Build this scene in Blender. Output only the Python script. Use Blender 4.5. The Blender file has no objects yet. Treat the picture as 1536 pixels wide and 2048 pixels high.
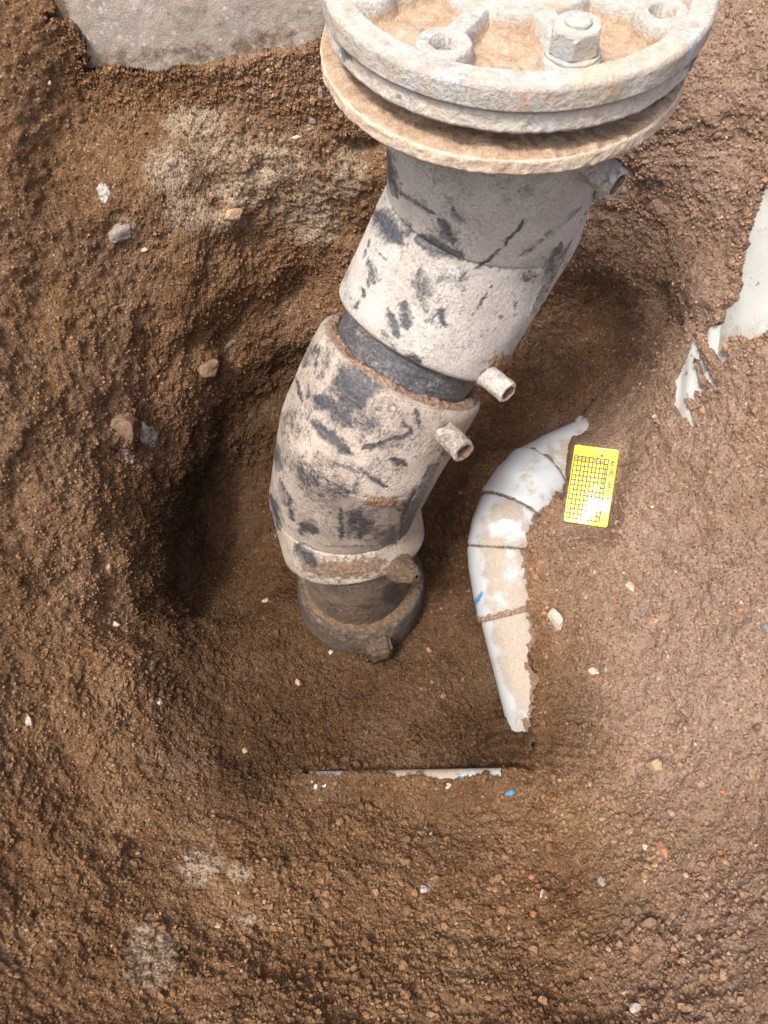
import bpy, bmesh, math, random
import numpy as np
from mathutils import Vector, Matrix, noise as mnoise

random.seed(7)
rng = np.random.default_rng(7)
R_ = math.radians
SC = bpy.context.scene
COL = SC.collection
UP = 0.40                      # camera height above the ground round the pit (m)

# ------------------------------------------------------------------ camera
F = 1600.0                     # focal length in pixels of the 1536 x 2048 photograph
cam = bpy.data.cameras.new('camera')
cam.sensor_fit = 'VERTICAL'; cam.sensor_height = 36.0; cam.lens = F / 2048 * 36.0
cam.clip_start = 0.02; cam.clip_end = 200
camo = bpy.data.objects.new('camera', cam); COL.objects.link(camo)
camo.location = (0, 0, UP); camo.rotation_euler = (R_(30), 0, 0)
SC.camera = camo

# ------------------------------------------------------------------ light
SUN_TRAVEL = Vector((0.34, 0.37, -1.0)).normalized()
w = bpy.data.worlds.new('World'); SC.world = w; w.use_nodes = True
nt = w.node_tree; nt.nodes.clear()
sky = nt.nodes.new('ShaderNodeTexSky'); sky.sky_type = 'NISHITA'; sky.sun_disc = False
to_sun = -SUN_TRAVEL
sky.sun_elevation = math.asin(to_sun.z)
sky.sun_rotation = math.atan2(to_sun.x, to_sun.y)
sky.air_density = 0.8; sky.dust_density = 7.0; sky.ozone_density = 0.4
bg = nt.nodes.new('ShaderNodeBackground'); bg.inputs['Strength'].default_value = 0.15
wo = nt.nodes.new('ShaderNodeOutputWorld')
nt.links.new(sky.outputs[0], bg.inputs[0]); nt.links.new(bg.outputs[0], wo.inputs[0])
sun = bpy.data.lights.new('sun', 'SUN'); sun.energy = 1.95; sun.angle = R_(8); sun.color = (1.0, 0.95, 0.88)
suno = bpy.data.objects.new('sun', sun); COL.objects.link(suno)
suno.location = (-1, -1, 4); suno.rotation_euler = SUN_TRAVEL.to_track_quat('-Z', 'Y').to_euler()
SC.view_settings.view_transform = 'Standard'; SC.view_settings.look = 'None'
SC.view_settings.exposure = 0.98; SC.view_settings.gamma = 1.0; SC.view_settings.use_curve_mapping = False
SC.render.engine = 'CYCLES'
SC.cycles.max_bounces = 8; SC.cycles.diffuse_bounces = 5

# ------------------------------------------------------------------ small helpers
FW = np.array([0, 0.5, -math.sqrt(3) / 2]); UPV = np.array([0, math.sqrt(3) / 2, 0.5])
def ray(px, py):
    return FW + np.array([1, 0, 0]) * ((px - 768) / F) + UPV * ((1024 - py) / F)
def at(px, py, d):             # a place in the pit: d metres in front of the lens
    return ray(px, py) * d + np.array([0, 0, UP])
def see(P):                    # where places fall in the photograph
    P = np.asarray(P) - np.array([0, 0, UP])
    d = P @ FW
    return 768 + F * P[..., 0] / d, 1024 - F * (P @ UPV) / d, d
def sstep(a, b, x):
    t = np.clip((x - a) / (b - a), 0, 1); return t * t * (3 - 2 * t)

def hash3(i, j, k, s):
    h = (i.astype(np.int64) * 73856093) ^ (j.astype(np.int64) * 19349663) ^ (k.astype(np.int64) * 83492791) ^ (s * 2654435761)
    h = (h ^ (h >> 13)) * 1274126177 & 0x7fffffff
    h = (h ^ (h >> 15)) * 668265263 & 0x7fffffff
    return ((h ^ (h >> 14)) & 0xffffff).astype(np.float32) / 0xffffff
def vnoise(P, s=1):            # smooth value noise, about -1..1
    Pf = np.floor(P).astype(np.int64); f = (P - Pf).astype(np.float32)
    u = f * f * f * (f * (f * 6 - 15) + 10)
    out = 0
    for dx in (0, 1):
        wx = u[:, 0] if dx else 1 - u[:, 0]
        for dy in (0, 1):
            wy = u[:, 1] if dy else 1 - u[:, 1]
            for dz in (0, 1):
                wz = u[:, 2] if dz else 1 - u[:, 2]
                out = out + wx * wy * wz * hash3(Pf[:, 0] + dx, Pf[:, 1] + dy, Pf[:, 2] + dz, s)
    return out * 2 - 1
def fbm(P, s=1, n=3):
    a, o, t = 1.0, 0, 0
    for i in range(n):
        o = o + a * vnoise(P * (2.03 ** i) + 17.3 * i, s + i); t += a; a *= 0.5
    return o / t * 1.5
def worley(P, s=1):            # distance to nearest cell point, and that cell's random number
    Pf = np.floor(P).astype(np.int64); f = (P - Pf).astype(np.float32)
    best = np.full(len(P), 9.0, np.float32); val = np.zeros(len(P), np.float32)
    for dx in (-1, 0, 1):
        for dy in (-1, 0, 1):
            for dz in (-1, 0, 1):
                a, b, c = Pf[:, 0] + dx, Pf[:, 1] + dy, Pf[:, 2] + dz
                r1 = hash3(a, b, c, s); r2 = hash3(a, b, c, s + 5); r3 = hash3(a, b, c, s + 11)
                d = (dx + r1 - f[:, 0]) ** 2 + (dy + r2 - f[:, 1]) ** 2 + (dz + r3 - f[:, 2]) ** 2
                m = d < best
                best = np.where(m, d, best); val = np.where(m, r1 * 0.5 + r3 * 0.5, val)
    return np.sqrt(best), val

def mesh_from(name, V, Fq, mat=None, parent=None, smooth=True, attrs=None):
    me = bpy.data.meshes.new(name)
    V = np.asarray(V, np.float32)
    if isinstance(Fq, np.ndarray):
        n, k = Fq.shape
        me.vertices.add(len(V)); me.vertices.foreach_set('co', V.ravel())
        me.loops.add(n * k); me.loops.foreach_set('vertex_index', Fq.astype(np.int32).ravel())
        me.polygons.add(n); me.polygons.foreach_set('loop_start', np.arange(0, n * k, k, dtype=np.int32))
        me.update(calc_edges=True)
    else:
        me.from_pydata([tuple(map(float, v)) for v in V], [], Fq)
    me.polygons.foreach_set('use_smooth', np.full(len(me.polygons), smooth))
    for an, av in (attrs or {}).items():
        av = np.asarray(av, np.float32)
        if av.ndim == 1:
            a = me.attributes.new(an, 'FLOAT', 'POINT'); a.data.foreach_set('value', av)
        else:
            a = me.attributes.new(an, 'FLOAT_VECTOR', 'POINT'); a.data.foreach_set('vector', av.ravel())
    me.update()
    if mat: me.materials.append(mat)
    o = bpy.data.objects.new(name, me); COL.objects.link(o)
    if parent: o.parent = parent
    return o
def bm_obj(name, bm, mat, parent=None, smooth=False):
    me = bpy.data.meshes.new(name); bm.normal_update(); bm.to_mesh(me); bm.free()
    me.polygons.foreach_set('use_smooth', np.full(len(me.polygons), smooth))
    me.materials.append(mat)
    o = bpy.data.objects.new(name, me); COL.objects.link(o)
    if parent: o.parent = parent
    return o
def tag(o, label, cat, group=None, kind=None):
    if label: o['label'] = label
    if cat: o['category'] = cat
    if group: o['group'] = group
    if kind: o['kind'] = kind
    return o
def empty(name, loc):
    o = bpy.data.objects.new(name, None); COL.objects.link(o); o.location = loc; o.empty_display_size = 0.02
    return o
def keep(o, parent):           # parent without moving
    o.parent = parent; o.matrix_parent_inverse = Matrix.Translation(-Vector(parent.location)); return o
def grid_faces(nu, nv, wrap_u=True):
    # verts indexed [v*nu + u]
    u = np.arange(nu if wrap_u else nu - 1); v = np.arange(nv - 1)
    U, Vv = np.meshgrid(u, v)
    U2 = (U + 1) % nu
    return np.stack([Vv * nu + U, Vv * nu + U2, (Vv + 1) * nu + U2, (Vv + 1) * nu + U], -1).reshape(-1, 4)
def grid_normals(P):           # P[v,u,3], u periodic
    du = np.roll(P, -1, 1) - np.roll(P, 1, 1); dv = np.gradient(P, axis=0)
    n = np.cross(du, dv); n /= np.linalg.norm(n, axis=-1, keepdims=True) + 1e-12
    return n

# ------------------------------------------------------------------ materials
class NB:
    def __init__(s, name):
        s.m = bpy.data.materials.new(name); s.m.use_nodes = True; s.t = s.m.node_tree; s.t.nodes.clear()
        s.out = s.n('ShaderNodeOutputMaterial'); s.b = s.n('ShaderNodeBsdfPrincipled')
        s.l(s.b.outputs[0], s.out.inputs[0]); s.co = s.n('ShaderNodeTexCoord').outputs['Object']
    def n(s, t, **k):
        x = s.t.nodes.new(t)
        for a, v in k.items(): setattr(x, a, v)
        return x
    def l(s, a, b): s.t.links.new(a, b)
    def inp(s, sock, v):
        if hasattr(v, 'is_linked') or isinstance(v, bpy.types.NodeSocket): s.l(v, sock)
        else: sock.default_value = v
    def math(s, op, a, b=0.0, c=None, clamp=False):
        x = s.n('ShaderNodeMath', operation=op); x.use_clamp = clamp
        s.inp(x.inputs[0], a); s.inp(x.inputs[1], b)
        if c is not None: s.inp(x.inputs[2], c)
        return x.outputs[0]
    def noise(s, scale, detail=4, rough=0.55, vec=None, dist=0.0):
        x = s.n('ShaderNodeTexNoise'); x.inputs['Scale'].default_value = scale; x.inputs['Detail'].default_value = detail
        x.inputs['Roughness'].default_value = rough; x.inputs['Distortion'].default_value = dist
        s.l(vec if vec is not None else s.co, x.inputs['Vector']); return x.outputs['Fac']
    def vor(s, scale, out='Color', vec=None, feat='F1'):
        x = s.n('ShaderNodeTexVoronoi', feature=feat); x.inputs['Scale'].default_value = scale
        s.l(vec if vec is not None else s.co, x.inputs['Vector']); return x.outputs[out]
    def ramp(s, f, stops, interp='LINEAR'):
        x = s.n('ShaderNodeValToRGB'); x.color_ramp.interpolation = interp; e = x.color_ramp.elements
        while len(e) < len(stops): e.new(0.5)
        for q, (p, c) in zip(e, stops):
            q.position = p; q.color = (*c, 1) if not isinstance(c, (int, float)) else (c, c, c, 1)
        s.inp(x.inputs[0], f); return x.outputs[0]
    def sm(s, f, a, b):
        x = s.n('ShaderNodeMapRange', interpolation_type='SMOOTHSTEP'); s.inp(x.inputs[0], f)
        x.inputs[1].default_value = a; x.inputs[2].default_value = b; return x.outputs[0]
    def mix(s, f, a, b, mode='MIX'):
        x = s.n('ShaderNodeMix', data_type='RGBA', blend_type=mode); s.inp(x.inputs[0], f)
        for i, c in ((6, a), (7, b)):
            if isinstance(c, tuple): x.inputs[i].default_value = (*c, 1)
            else: s.l(c, x.inputs[i])
        return x.outputs[2]
    def attr(s, name, out='Fac'):
        x = s.n('ShaderNodeAttribute'); x.attribute_name = name; return x.outputs[out]
    def sep(s, c, i):
        x = s.n('ShaderNodeSeparateColor'); s.l(c, x.inputs[0]); return x.outputs[i]
    def stretch(s, vec, scale, rot=(0, 0, 0)):
        x = s.n('ShaderNodeMapping'); x.inputs['Scale'].default_value = scale; x.inputs['Rotation'].default_value = rot
        s.l(vec, x.inputs['Vector']); return x.outputs[0]
    def bump(s, h, dist, strength=1.0, prev=None):
        x = s.n('ShaderNodeBump'); x.inputs['Distance'].default_value = dist; x.inputs['Strength'].default_value = strength
        s.inp(x.inputs['Height'], h)
        if prev is not None: s.l(prev, x.inputs['Normal'])
        return x.outputs[0]
    def done(s, color, rough=0.9, normal=None, spec=0.3):
        s.inp(s.b.inputs['Base Color'], color if not isinstance(color, tuple) else (*color, 1))
        s.inp(s.b.inputs['Roughness'], rough); s.b.inputs['Specular IOR Level'].default_value = spec
        if normal is not None: s.l(normal, s.b.inputs['Normal'])
        return s.m

def soil_color(b):
    n1 = b.noise(9, 4, 0.6); n2 = b.noise(55, 4, 0.65); n3 = b.noise(330, 3, 0.6)
    f = b.math('ADD', b.math('MULTIPLY', n1, 0.35), b.math('ADD', b.math('MULTIPLY', n2, 0.35), b.math('MULTIPLY', n3, 0.3)))
    base = b.ramp(f, [(0.34, (0.090, 0.049, 0.024)), (0.48, (0.172, 0.096, 0.050)), (0.56, (0.22, 0.133, 0.073)), (0.68, (0.30, 0.195, 0.118))])
    return base, n1, n2, n3
def soil_material():
    b = NB('soil')
    base, n1, n2, n3 = soil_color(b)
    dry = b.attr('dry')  # dry soil tone; on the ground it also carries the recess's painted shadow
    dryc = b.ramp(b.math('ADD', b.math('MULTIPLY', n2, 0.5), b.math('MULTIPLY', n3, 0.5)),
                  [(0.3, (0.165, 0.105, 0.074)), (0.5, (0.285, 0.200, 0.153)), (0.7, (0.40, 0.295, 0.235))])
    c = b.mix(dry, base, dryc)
    pale = b.attr('pale')
    pm = b.sm(b.math('ADD', pale, b.math('MULTIPLY', b.math('SUBTRACT', b.noise(70, 5, 0.7), 0.5), 1.1)), 0.30, 0.75)
    palec = b.ramp(n3, [(0.3, (0.26, 0.205, 0.145)), (0.7, (0.50, 0.415, 0.31))])
    c = b.mix(b.math('MULTIPLY', pm, 0.8), c, palec)
    white = b.attr('white')
    wm = b.sm(b.math('ADD', white, b.math('MULTIPLY', b.math('SUBTRACT', b.noise(90, 5, 0.75), 0.5), 1.5)), 0.45, 0.7)
    c = b.mix(b.math('MULTIPLY', wm, 0.9), c, (0.5, 0.48, 0.45))
    # grains: red brick, pale grit, dark bits
    vc = b.vor(210, 'Color'); vd = b.vor(210, 'Distance')
    k = b.sep(vc, 0); k2 = b.sep(vc, 1)
    inn = b.sm(vd, 0.45, 0.3)
    red = b.math('MULTIPLY', b.math('GREATER_THAN', k, 0.975), inn)
    c = b.mix(b.math('MULTIPLY', red, 0.55), c, (0.27, 0.12, 0.06))
    wt = b.math('MULTIPLY', b.math('GREATER_THAN', k2, 0.97), inn)
    c = b.mix(b.math('MULTIPLY', wt, 0.7), c, (0.45, 0.38, 0.30))
    vc2 = b.vor(520, 'Color'); k3 = b.sep(vc2, 0)
    c = b.mix(b.math('MULTIPLY', b.math('GREATER_THAN', k3, 0.93), 0.5), c, (0.40, 0.30, 0.2))
    c = b.mix(b.math('MULTIPLY', b.math('LESS_THAN', k3, 0.10), 0.55), c, (0.03, 0.02, 0.014))
    c = b.mix(b.math('MULTIPLY', b.attr('damp_shade'), 0.9), c, b.mix(1.0, c, (0.33, 0.32, 0.32), 'MULTIPLY'))  # darkens deep soil: damp together with painted-in pit shade
    nm = b.bump(b.noise(300, 5, 0.75), 0.0042, 1.0)
    nm = b.bump(b.vor(240, 'Distance'), 0.0022, 0.8, nm)
    return b.done(c, 1.0, nm, 0.06)
def crumb_material():
    b = NB('soil_crumb')
    base, n1, n2, n3 = soil_color(b)
    dry = b.attr('dry')
    c = b.mix(dry, base, b.ramp(n3, [(0.3, (0.17, 0.10, 0.066)), (0.7, (0.36, 0.245, 0.175))]))
    c = b.mix(b.math('MULTIPLY', b.attr('damp_shade'), 0.9), c, b.mix(1.0, c, (0.33, 0.32, 0.32), 'MULTIPLY'))
    tint = b.attr('tint', 'Vector')
    c = b.mix(1.0, c, tint, 'MULTIPLY')
    return b.done(c, 0.95, b.bump(b.noise(500, 4, 0.7), 0.0018, 0.9), 0.06)
def stone_material(name, lo, hi, sc=60):
    b = NB(name)
    n = b.noise(sc, 6, 0.7); n2 = b.noise(300, 4, 0.6)
    c = b.ramp(b.math('ADD', b.math('MULTIPLY', n, 0.6), b.math('MULTIPLY', n2, 0.4)), [(0.35, lo), (0.62, hi)])
    soil = b.sm(b.noise(90, 5, 0.75), 0.46, 0.62)
    c = b.mix(b.math('MULTIPLY', soil, 0.72), c, (0.16, 0.10, 0.065))
    return b.done(c, 0.9, b.bump(n2, 0.0015, 0.8), 0.3)

def dusty_plastic(name, plastic, dust_hi, dust_lo, bias, muddy=(0.21, 0.125, 0.072)):
    # black plastic under a skin of dust; 'bare' = rubbed clean, 'mud' = clinging soil, 'ax' = along/around the pipe
    b = NB(name)
    ax = b.attr('ax', 'Vector')
    big = b.noise(16, 5, 0.6); fine = b.noise(330, 4, 0.7); mid = b.noise(75, 5, 0.65)
    streak = b.noise(1.0, 5, 0.65, b.stretch(ax, (60, 420, 1), (0, 0, 0.5)))
    streak2 = b.noise(1.0, 4, 0.6, b.stretch(ax, (300, 38, 1), (0, 0, -0.25)))
    bare = b.attr('bare'); mud = b.attr('mud')
    f = b.math('ADD', b.math('MULTIPLY', big, 0.60), b.math('MULTIPLY', mid, 0.40))
    f = b.math('ADD', f, b.math('MULTIPLY', streak, 0.35))
    f = b.math('ADD', f, b.math('MULTIPLY', fine, 0.40))
    f = b.math('ADD', f, bias - 0.86)
    grit = b.noise(150, 6, 0.8)
    rub = b.math('MULTIPLY', bare, b.math('ADD', 0.08, b.math('MULTIPLY', b.math('ADD', streak2, streak), 0.37)))
    f = b.math('SUBTRACT', b.math('ADD', f, b.math('MULTIPLY', b.math('SUBTRACT', grit, 0.5), 0.48)), rub)
    cover = b.sm(f, -0.29, 0.13)
    dn = b.math('ADD', b.math('MULTIPLY', b.noise(28, 4, 0.6), 0.5), b.math('MULTIPLY', fine, 0.5))
    dust = b.ramp(dn, [(0.38, dust_lo), (0.60, dust_hi)])
    plastic = b.mix(b.math('MULTIPLY', b.sm(b.math('ADD', b.math('MULTIPLY', streak2, 0.5), b.math('MULTIPLY', fine, 0.5)), 0.38, 0.66), 0.24), plastic, dust)
    thin = b.mix(0.40, plastic, dust)
    c = b.mix(b.sm(cover, 0.0, 0.45), plastic, thin)
    c = b.mix(b.sm(cover, 0.30, 1.0), c, dust)
    # hairline scratches
    sc = b.vor(1.0, 'Distance', b.stretch(ax, (26, 190, 1), (0, 0, 0.9)), 'DISTANCE_TO_EDGE')
    sm_ = b.math('MULTIPLY', b.math('LESS_THAN', sc, 0.016), b.math('GREATER_THAN', b.noise(22, 2, 0.5), 0.60))
    c = b.mix(b.math('MULTIPLY', sm_, 0.6), c, plastic)
    mm = b.sm(b.math('ADD', mud, b.math('MULTIPLY', b.math('SUBTRACT', b.noise(160, 5, 0.75), 0.5), 1.4)), 0.4, 0.7)
    mudc = b.ramp(fine, [(0.3, tuple(x * 0.6 for x in muddy)), (0.7, tuple(min(1, x * 1.5) for x in muddy))])
    c = b.mix(mm, c, mudc)
    rough = b.math('ADD', 0.42, b.math('MULTIPLY', b.math('MAXIMUM', cover, mm), 0.5))
    h = b.math('ADD', b.math('MULTIPLY', cover, 0.5), b.math('MULTIPLY', fine, b.math('ADD', 0.25, b.math('MULTIPLY', cover, 0.7))))
    nm = b.bump(h, 0.0016, 1.0)
    nm = b.bump(b.math('MULTIPLY', mm, b.noise(240, 4, 0.7)), 0.004, 0.9, nm)
    return b.done(c, rough, nm, 0.4)
def cast_material(name, paint, dust_hi, dust_lo, bias=0.0, rustiness=0.0):
    b = NB(name)
    big = b.noise(26, 5, 0.65); mid = b.noise(90, 5, 0.65); fine = b.noise(420, 4, 0.7)
    dirt = b.attr('dirt'); dark = b.attr('bare')
    dust = b.ramp(b.math('ADD', b.math('MULTIPLY', mid, 0.5), b.math('MULTIPLY', fine, 0.5)), [(0.33, dust_lo), (0.6, dust_hi)])
    pm = b.sm(b.math('ADD', b.math('ADD', b.math('MULTIPLY', big, 0.6), b.math('MULTIPLY', fine, 0.4)), bias), 0.56, 0.66)
    c = b.mix(b.math('MULTIPLY', pm, 0.85), dust, paint)
    cr = b.sm(b.noise(21, 3, 0.6), 0.52, 0.66)
    c = b.mix(b.math('MULTIPLY', cr, 0.42), c, (0.42, 0.33, 0.21))
    gp = b.sm(b.noise(60, 6, 0.75), 0.55, 0.68)
    c = b.mix(b.math('MULTIPLY', gp, 0.45), c, (0.24, 0.23, 0.22))
    bk = b.sm(b.math('ADD', dark, b.math('MULTIPLY', b.math('SUBTRACT', b.noise(130, 5, 0.75), 0.5), 1.4)), 0.45, 0.75)
    c = b.mix(b.math('MULTIPLY', bk, 0.85), c, (0.055, 0.065, 0.08))
    rs = b.sm(b.math('ADD', b.noise(38, 5, 0.7), rustiness), 0.62, 0.72)
    c = b.mix(b.math('MULTIPLY', rs, 0.65), c, (0.42, 0.20, 0.09))
    dm = b.sm(b.math('ADD', dirt, b.math('MULTIPLY', b.math('SUBTRACT', b.noise(140, 5, 0.75), 0.5), 1.1)), 0.35, 0.75)
    dc = b.ramp(b.math('ADD', b.math('MULTIPLY', mid, 0.5), b.math('MULTIPLY', fine, 0.5)), [(0.3, (0.20, 0.13, 0.08)), (0.5, (0.35, 0.25, 0.17)), (0.7, (0.50, 0.41, 0.33))])
    c = b.mix(dm, c, dc)
    nm = b.bump(fine, 0.0016, 1.0); nm = b.bump(mid, 0.0012, 0.6, nm)
    return b.done(c, 0.85, nm, 0.3)
def white_plastic(name, col, dust, edge=(0.20, 0.13, 0.085)):
    b = NB(name)
    cov = b.attr('cover'); blue = b.attr('blue'); mud = b.attr('mud')
    fine = b.noise(330, 4, 0.7); mid = b.noise(70, 5, 0.7)
    dm = b.sm(b.math('ADD', cov, b.math('MULTIPLY', b.math('SUBTRACT', b.math('ADD', b.math('MULTIPLY', mid, 0.6), b.math('MULTIPLY', fine, 0.4)), 0.5), 1.5)), 0.3, 0.75)
    d = b.ramp(fine, [(0.3, tuple(x * 0.72 for x in dust)), (0.65, dust)])
    c = b.mix(dm, col, d)
    c = b.mix(b.math('MULTIPLY', b.sm(b.math('ADD', blue, b.math('MULTIPLY', b.math('SUBTRACT', mid, 0.5), 1.2)), 0.4, 0.6), 0.9), c, (0.035, 0.20, 0.42))
    mm = b.sm(b.math('ADD', mud, b.math('MULTIPLY', b.math('SUBTRACT', b.noise(150, 5, 0.75), 0.5), 1.5)), 0.4, 0.62)
    c = b.mix(mm, c, b.ramp(fine, [(0.3, tuple(x * 0.6 for x in edge)), (0.7, tuple(x * 1.4 for x in edge))]))
    rough = b.math('ADD', 0.38, b.math('MULTIPLY', dm, 0.5))
    nm = b.bump(b.math('MULTIPLY', fine, b.math('ADD', 0.1, dm)), 0.0012, 0.9)
    nm = b.bump(b.math('MULTIPLY', mm, b.noise(250, 4, 0.7)), 0.004, 0.9, nm)
    return b.done(c, rough, nm, 0.4)
def concrete_material():
    b = NB('concrete')
    n = b.noise(12, 6, 0.65); m = b.noise(60, 6, 0.7); f = b.noise(380, 4, 0.7)
    c = b.ramp(b.math('ADD', b.math('MULTIPLY', n, 0.4), b.math('ADD', b.math('MULTIPLY', m, 0.35), b.math('MULTIPLY', f, 0.25))),
               [(0.36, (0.22, 0.19, 0.157)), (0.5, (0.345, 0.307, 0.265)), (0.64, (0.49, 0.445, 0.395))])
    vc = b.vor(150, 'Color'); vdist = b.sm(b.vor(150, 'Distance'), .5, .3)
    c = b.mix(b.math('MULTIPLY', b.math('MULTIPLY', b.math('GREATER_THAN', b.sep(vc, 0), 0.90), vdist), 0.55), c, (0.62, 0.60, 0.56))
    c = b.mix(b.math('MULTIPLY', b.math('MULTIPLY', b.math('LESS_THAN', b.sep(vc, 1), 0.10), vdist), 0.6), c, (0.14, 0.12, 0.10))
    c = b.mix(b.math('MULTIPLY', b.sm(b.noise(7, 5, 0.7), 0.52, 0.66), 0.35), c, (0.24, 0.19, 0.145))
    mud = b.attr('mud')
    mm = b.sm(b.math('ADD', mud, b.math('MULTIPLY', b.math('SUBTRACT', b.noise(45, 6, 0.75), 0.5), 1.2)), 0.42, 0.7)
    c = b.mix(b.math('MULTIPLY', mm, 0.9), c, (0.13, 0.085, 0.055))
    nm = b.bump(m, 0.0012, 0.6); nm = b.bump(f, 0.0012, 0.9, nm)
    return b.done(c, 0.92, nm, 0.25)
def plain(name, col, rough=0.5, spec=0.4):
    b = NB(name)
    n = b.noise(240, 3, 0.6)
    c = b.mix(b.math('MULTIPLY', b.sm(n, 0.5, 0.7), 0.18), col, tuple(x * 0.7 for x in col))
    return b.done(c, rough, None, spec)

M_SOIL = soil_material(); M_CRUMB = crumb_material(); M_CONC = concrete_material()
M_UP = dusty_plastic('dusty_black_plastic', (0.028, 0.034, 0.046), (0.44, 0.415, 0.38), (0.30, 0.277, 0.25), 0.14)
M_LOW = dusty_plastic('worn_dusty_plastic', (0.026, 0.031, 0.042), (0.40, 0.350, 0.302), (0.26, 0.216, 0.178), 0.06)
M_PIPE = dusty_plastic('bare_black_plastic', (0.030, 0.036, 0.048), (0.46, 0.41, 0.37), (0.30, 0.25, 0.21), -0.27)
M_BASE = dusty_plastic('muddy_black_plastic', (0.04, 0.036, 0.034), (0.215, 0.168, 0.128), (0.13, 0.097, 0.072), -0.04, (0.15, 0.097, 0.062))
M_CAST = cast_material('dusty_cast_iron', (0.43, 0.48, 0.515), (0.44, 0.422, 0.385), (0.26, 0.232, 0.198), 0.02, 0.05)
M_RING = cast_material('scuffed_ring', (0.48, 0.51, 0.53), (0.52, 0.49, 0.43), (0.36, 0.32, 0.27), 0.03, -0.04)
M_DISC = cast_material('earthy_ring', (0.60, 0.54, 0.46), (0.55, 0.47, 0.38), (0.40, 0.30, 0.21), -0.05, -0.02)
M_STEEL = cast_material('dusty_zinc', (0.27, 0.31, 0.345), (0.46, 0.44, 0.40), (0.29, 0.275, 0.25), 0.10, -0.06)
M_PVC = white_plastic('white_plastic', (0.39, 0.415, 0.435), (0.35, 0.305, 0.255))
M_PALE = white_plastic('pale_painted_pipe', (0.40, 0.415, 0.405), (0.38, 0.345, 0.285))
M_WATER = white_plastic('pale_water_pipe', (0.42, 0.47, 0.48), (0.42, 0.34, 0.26))

# ------------------------------------------------------------------ the pit: base surface
PC = np.array([-0.036, 0.508])             # foot of the riser pipe, middle of the pit
PROF = {   # angle round the pit: (radius, height from lens) going outwards
  0:   [(.10,-1.21),(.17,-1.17),(.215,-1.07),(.27,-.965),(.36,-.86),(.47,-.735),(.60,-.60),(.76,-.47),(1.0,-.40)],
  22:  [(.10,-1.21),(.18,-1.15),(.25,-1.05),(.32,-.96),(.40,-.84),(.47,-.70),(.56,-.56),(.68,-.45),(.90,-.40)],
  45: [(.12,-1.22),(.22,-1.19),(.35,-1.14),(.48,-1.06),(.535,-.93),(.515,-.78),(.505,-.62),(.56,-.47),(.85,-.40)],
  68: [(.14,-1.25),(.26,-1.22),(.38,-1.14),(.455,-1.02),(.485,-.86),(.485,-.70),(.52,-.55),(.62,-.44),(.80,-.40)],
  90: [(.16,-1.25),(.29,-1.23),(.39,-1.12),(.43,-.97),(.45,-.80),(.475,-.65),(.515,-.54),(.62,-.46),(.80,-.40)],
  112: [(.17,-1.17),(.29,-1.21),(.39,-1.12),(.425,-.97),(.445,-.80),(.48,-.64),(.52,-.53),(.62,-.46),(.80,-.40)],
  135: [(.15,-1.19),(.25,-1.25),(.33,-1.25),(.372,-1.18),(.372,-1.08),(.395,-.96),(.47,-.78),(.58,-.54),(.80,-.40)],
  158: [(.14,-1.18),(.22,-1.245),(.288,-1.25),(.325,-1.19),(.322,-1.10),(.345,-1.00),(.43,-.84),(.58,-.58),(.85,-.40)],
  180: [(.13,-1.15),(.20,-1.195),(.26,-1.20),(.295,-1.14),(.303,-1.06),(.34,-.97),(.44,-.84),(.62,-.61),(.90,-.41)],
  203: [(.13,-1.23),(.22,-1.22),(.285,-1.13),(.33,-1.03),(.42,-.92),(.52,-.81),(.63,-.68),(.75,-.54),(.95,-.41)],
  226: [(.13,-1.23),(.23,-1.215),(.32,-1.13),(.40,-1.04),(.49,-.96),(.59,-.87),(.70,-.75),(.84,-.58),(1.05,-.42)],
  248: [(.12,-1.23),(.22,-1.215),(.32,-1.14),(.42,-1.04),(.51,-.95),(.61,-.86),(.72,-.73),(.87,-.56),(1.07,-.41)],
  270: [(.11,-1.23),(.22,-1.205),(.31,-1.145),(.42,-1.03),(.52,-.91),(.60,-.79),(.70,-.63),(.83,-.48),(1.05,-.40)],
  300: [(.10,-1.23),(.22,-1.21),(.31,-1.15),(.42,-1.04),(.53,-.92),(.62,-.80),(.73,-.64),(.86,-.49),(1.05,-.40)],
  325: [(.10,-1.22),(.20,-1.20),(.275,-1.14),(.36,-1.05),(.45,-.95),(.56,-.83),(.68,-.68),(.83,-.51),(1.05,-.40)],
  342: [(.10,-1.21),(.18,-1.18),(.24,-1.10),(.30,-1.01),(.39,-.90),(.50,-.78),(.63,-.63),(.79,-.48),(1.02,-.40)],
}
PROF = {a: [(r, z if z > -.9 or 100 < a < 190 else -.9 + (z + .9) * .68) for r, z in v] for a, v in PROF.items()}
angs = sorted(PROF)
KN = np.array([[(0.0, PROF[a][0][1] - .003)] + PROF[a] + [(1.6, -.40), (4.0, -.41), (12.0, -.42)] for a in angs])  # [A,K,2]
def periodic(x, xp, fp):       # smooth periodic interpolation over angle (Catmull-Rom)
    n = len(xp); xp = np.asarray(xp, float)
    i = np.searchsorted(xp, x, side='right') - 1
    i0, i1, i2, i3 = (i - 1) % n, i % n, (i + 1) % n, (i + 2) % n
    span = np.where(i2 > i1, xp[i2] - xp[i1], xp[i2] + 360 - xp[i1]); t = ((x - xp[i1]) / span)[:, None, None]
    p0, p1, p2, p3 = fp[i0], fp[i1], fp[i2], fp[i3]
    return 0.5 * (2 * p1 + (p2 - p0) * t + (2 * p0 - 5 * p1 + 4 * p2 - p3) * t ** 2 + (3 * p1 - p0 - 3 * p2 + p3) * t ** 3)
NT = 1200
th = np.arange(NT) * 360.0 / NT
prof = periodic(th, angs, KN)              # [NT,K,2]
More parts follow.
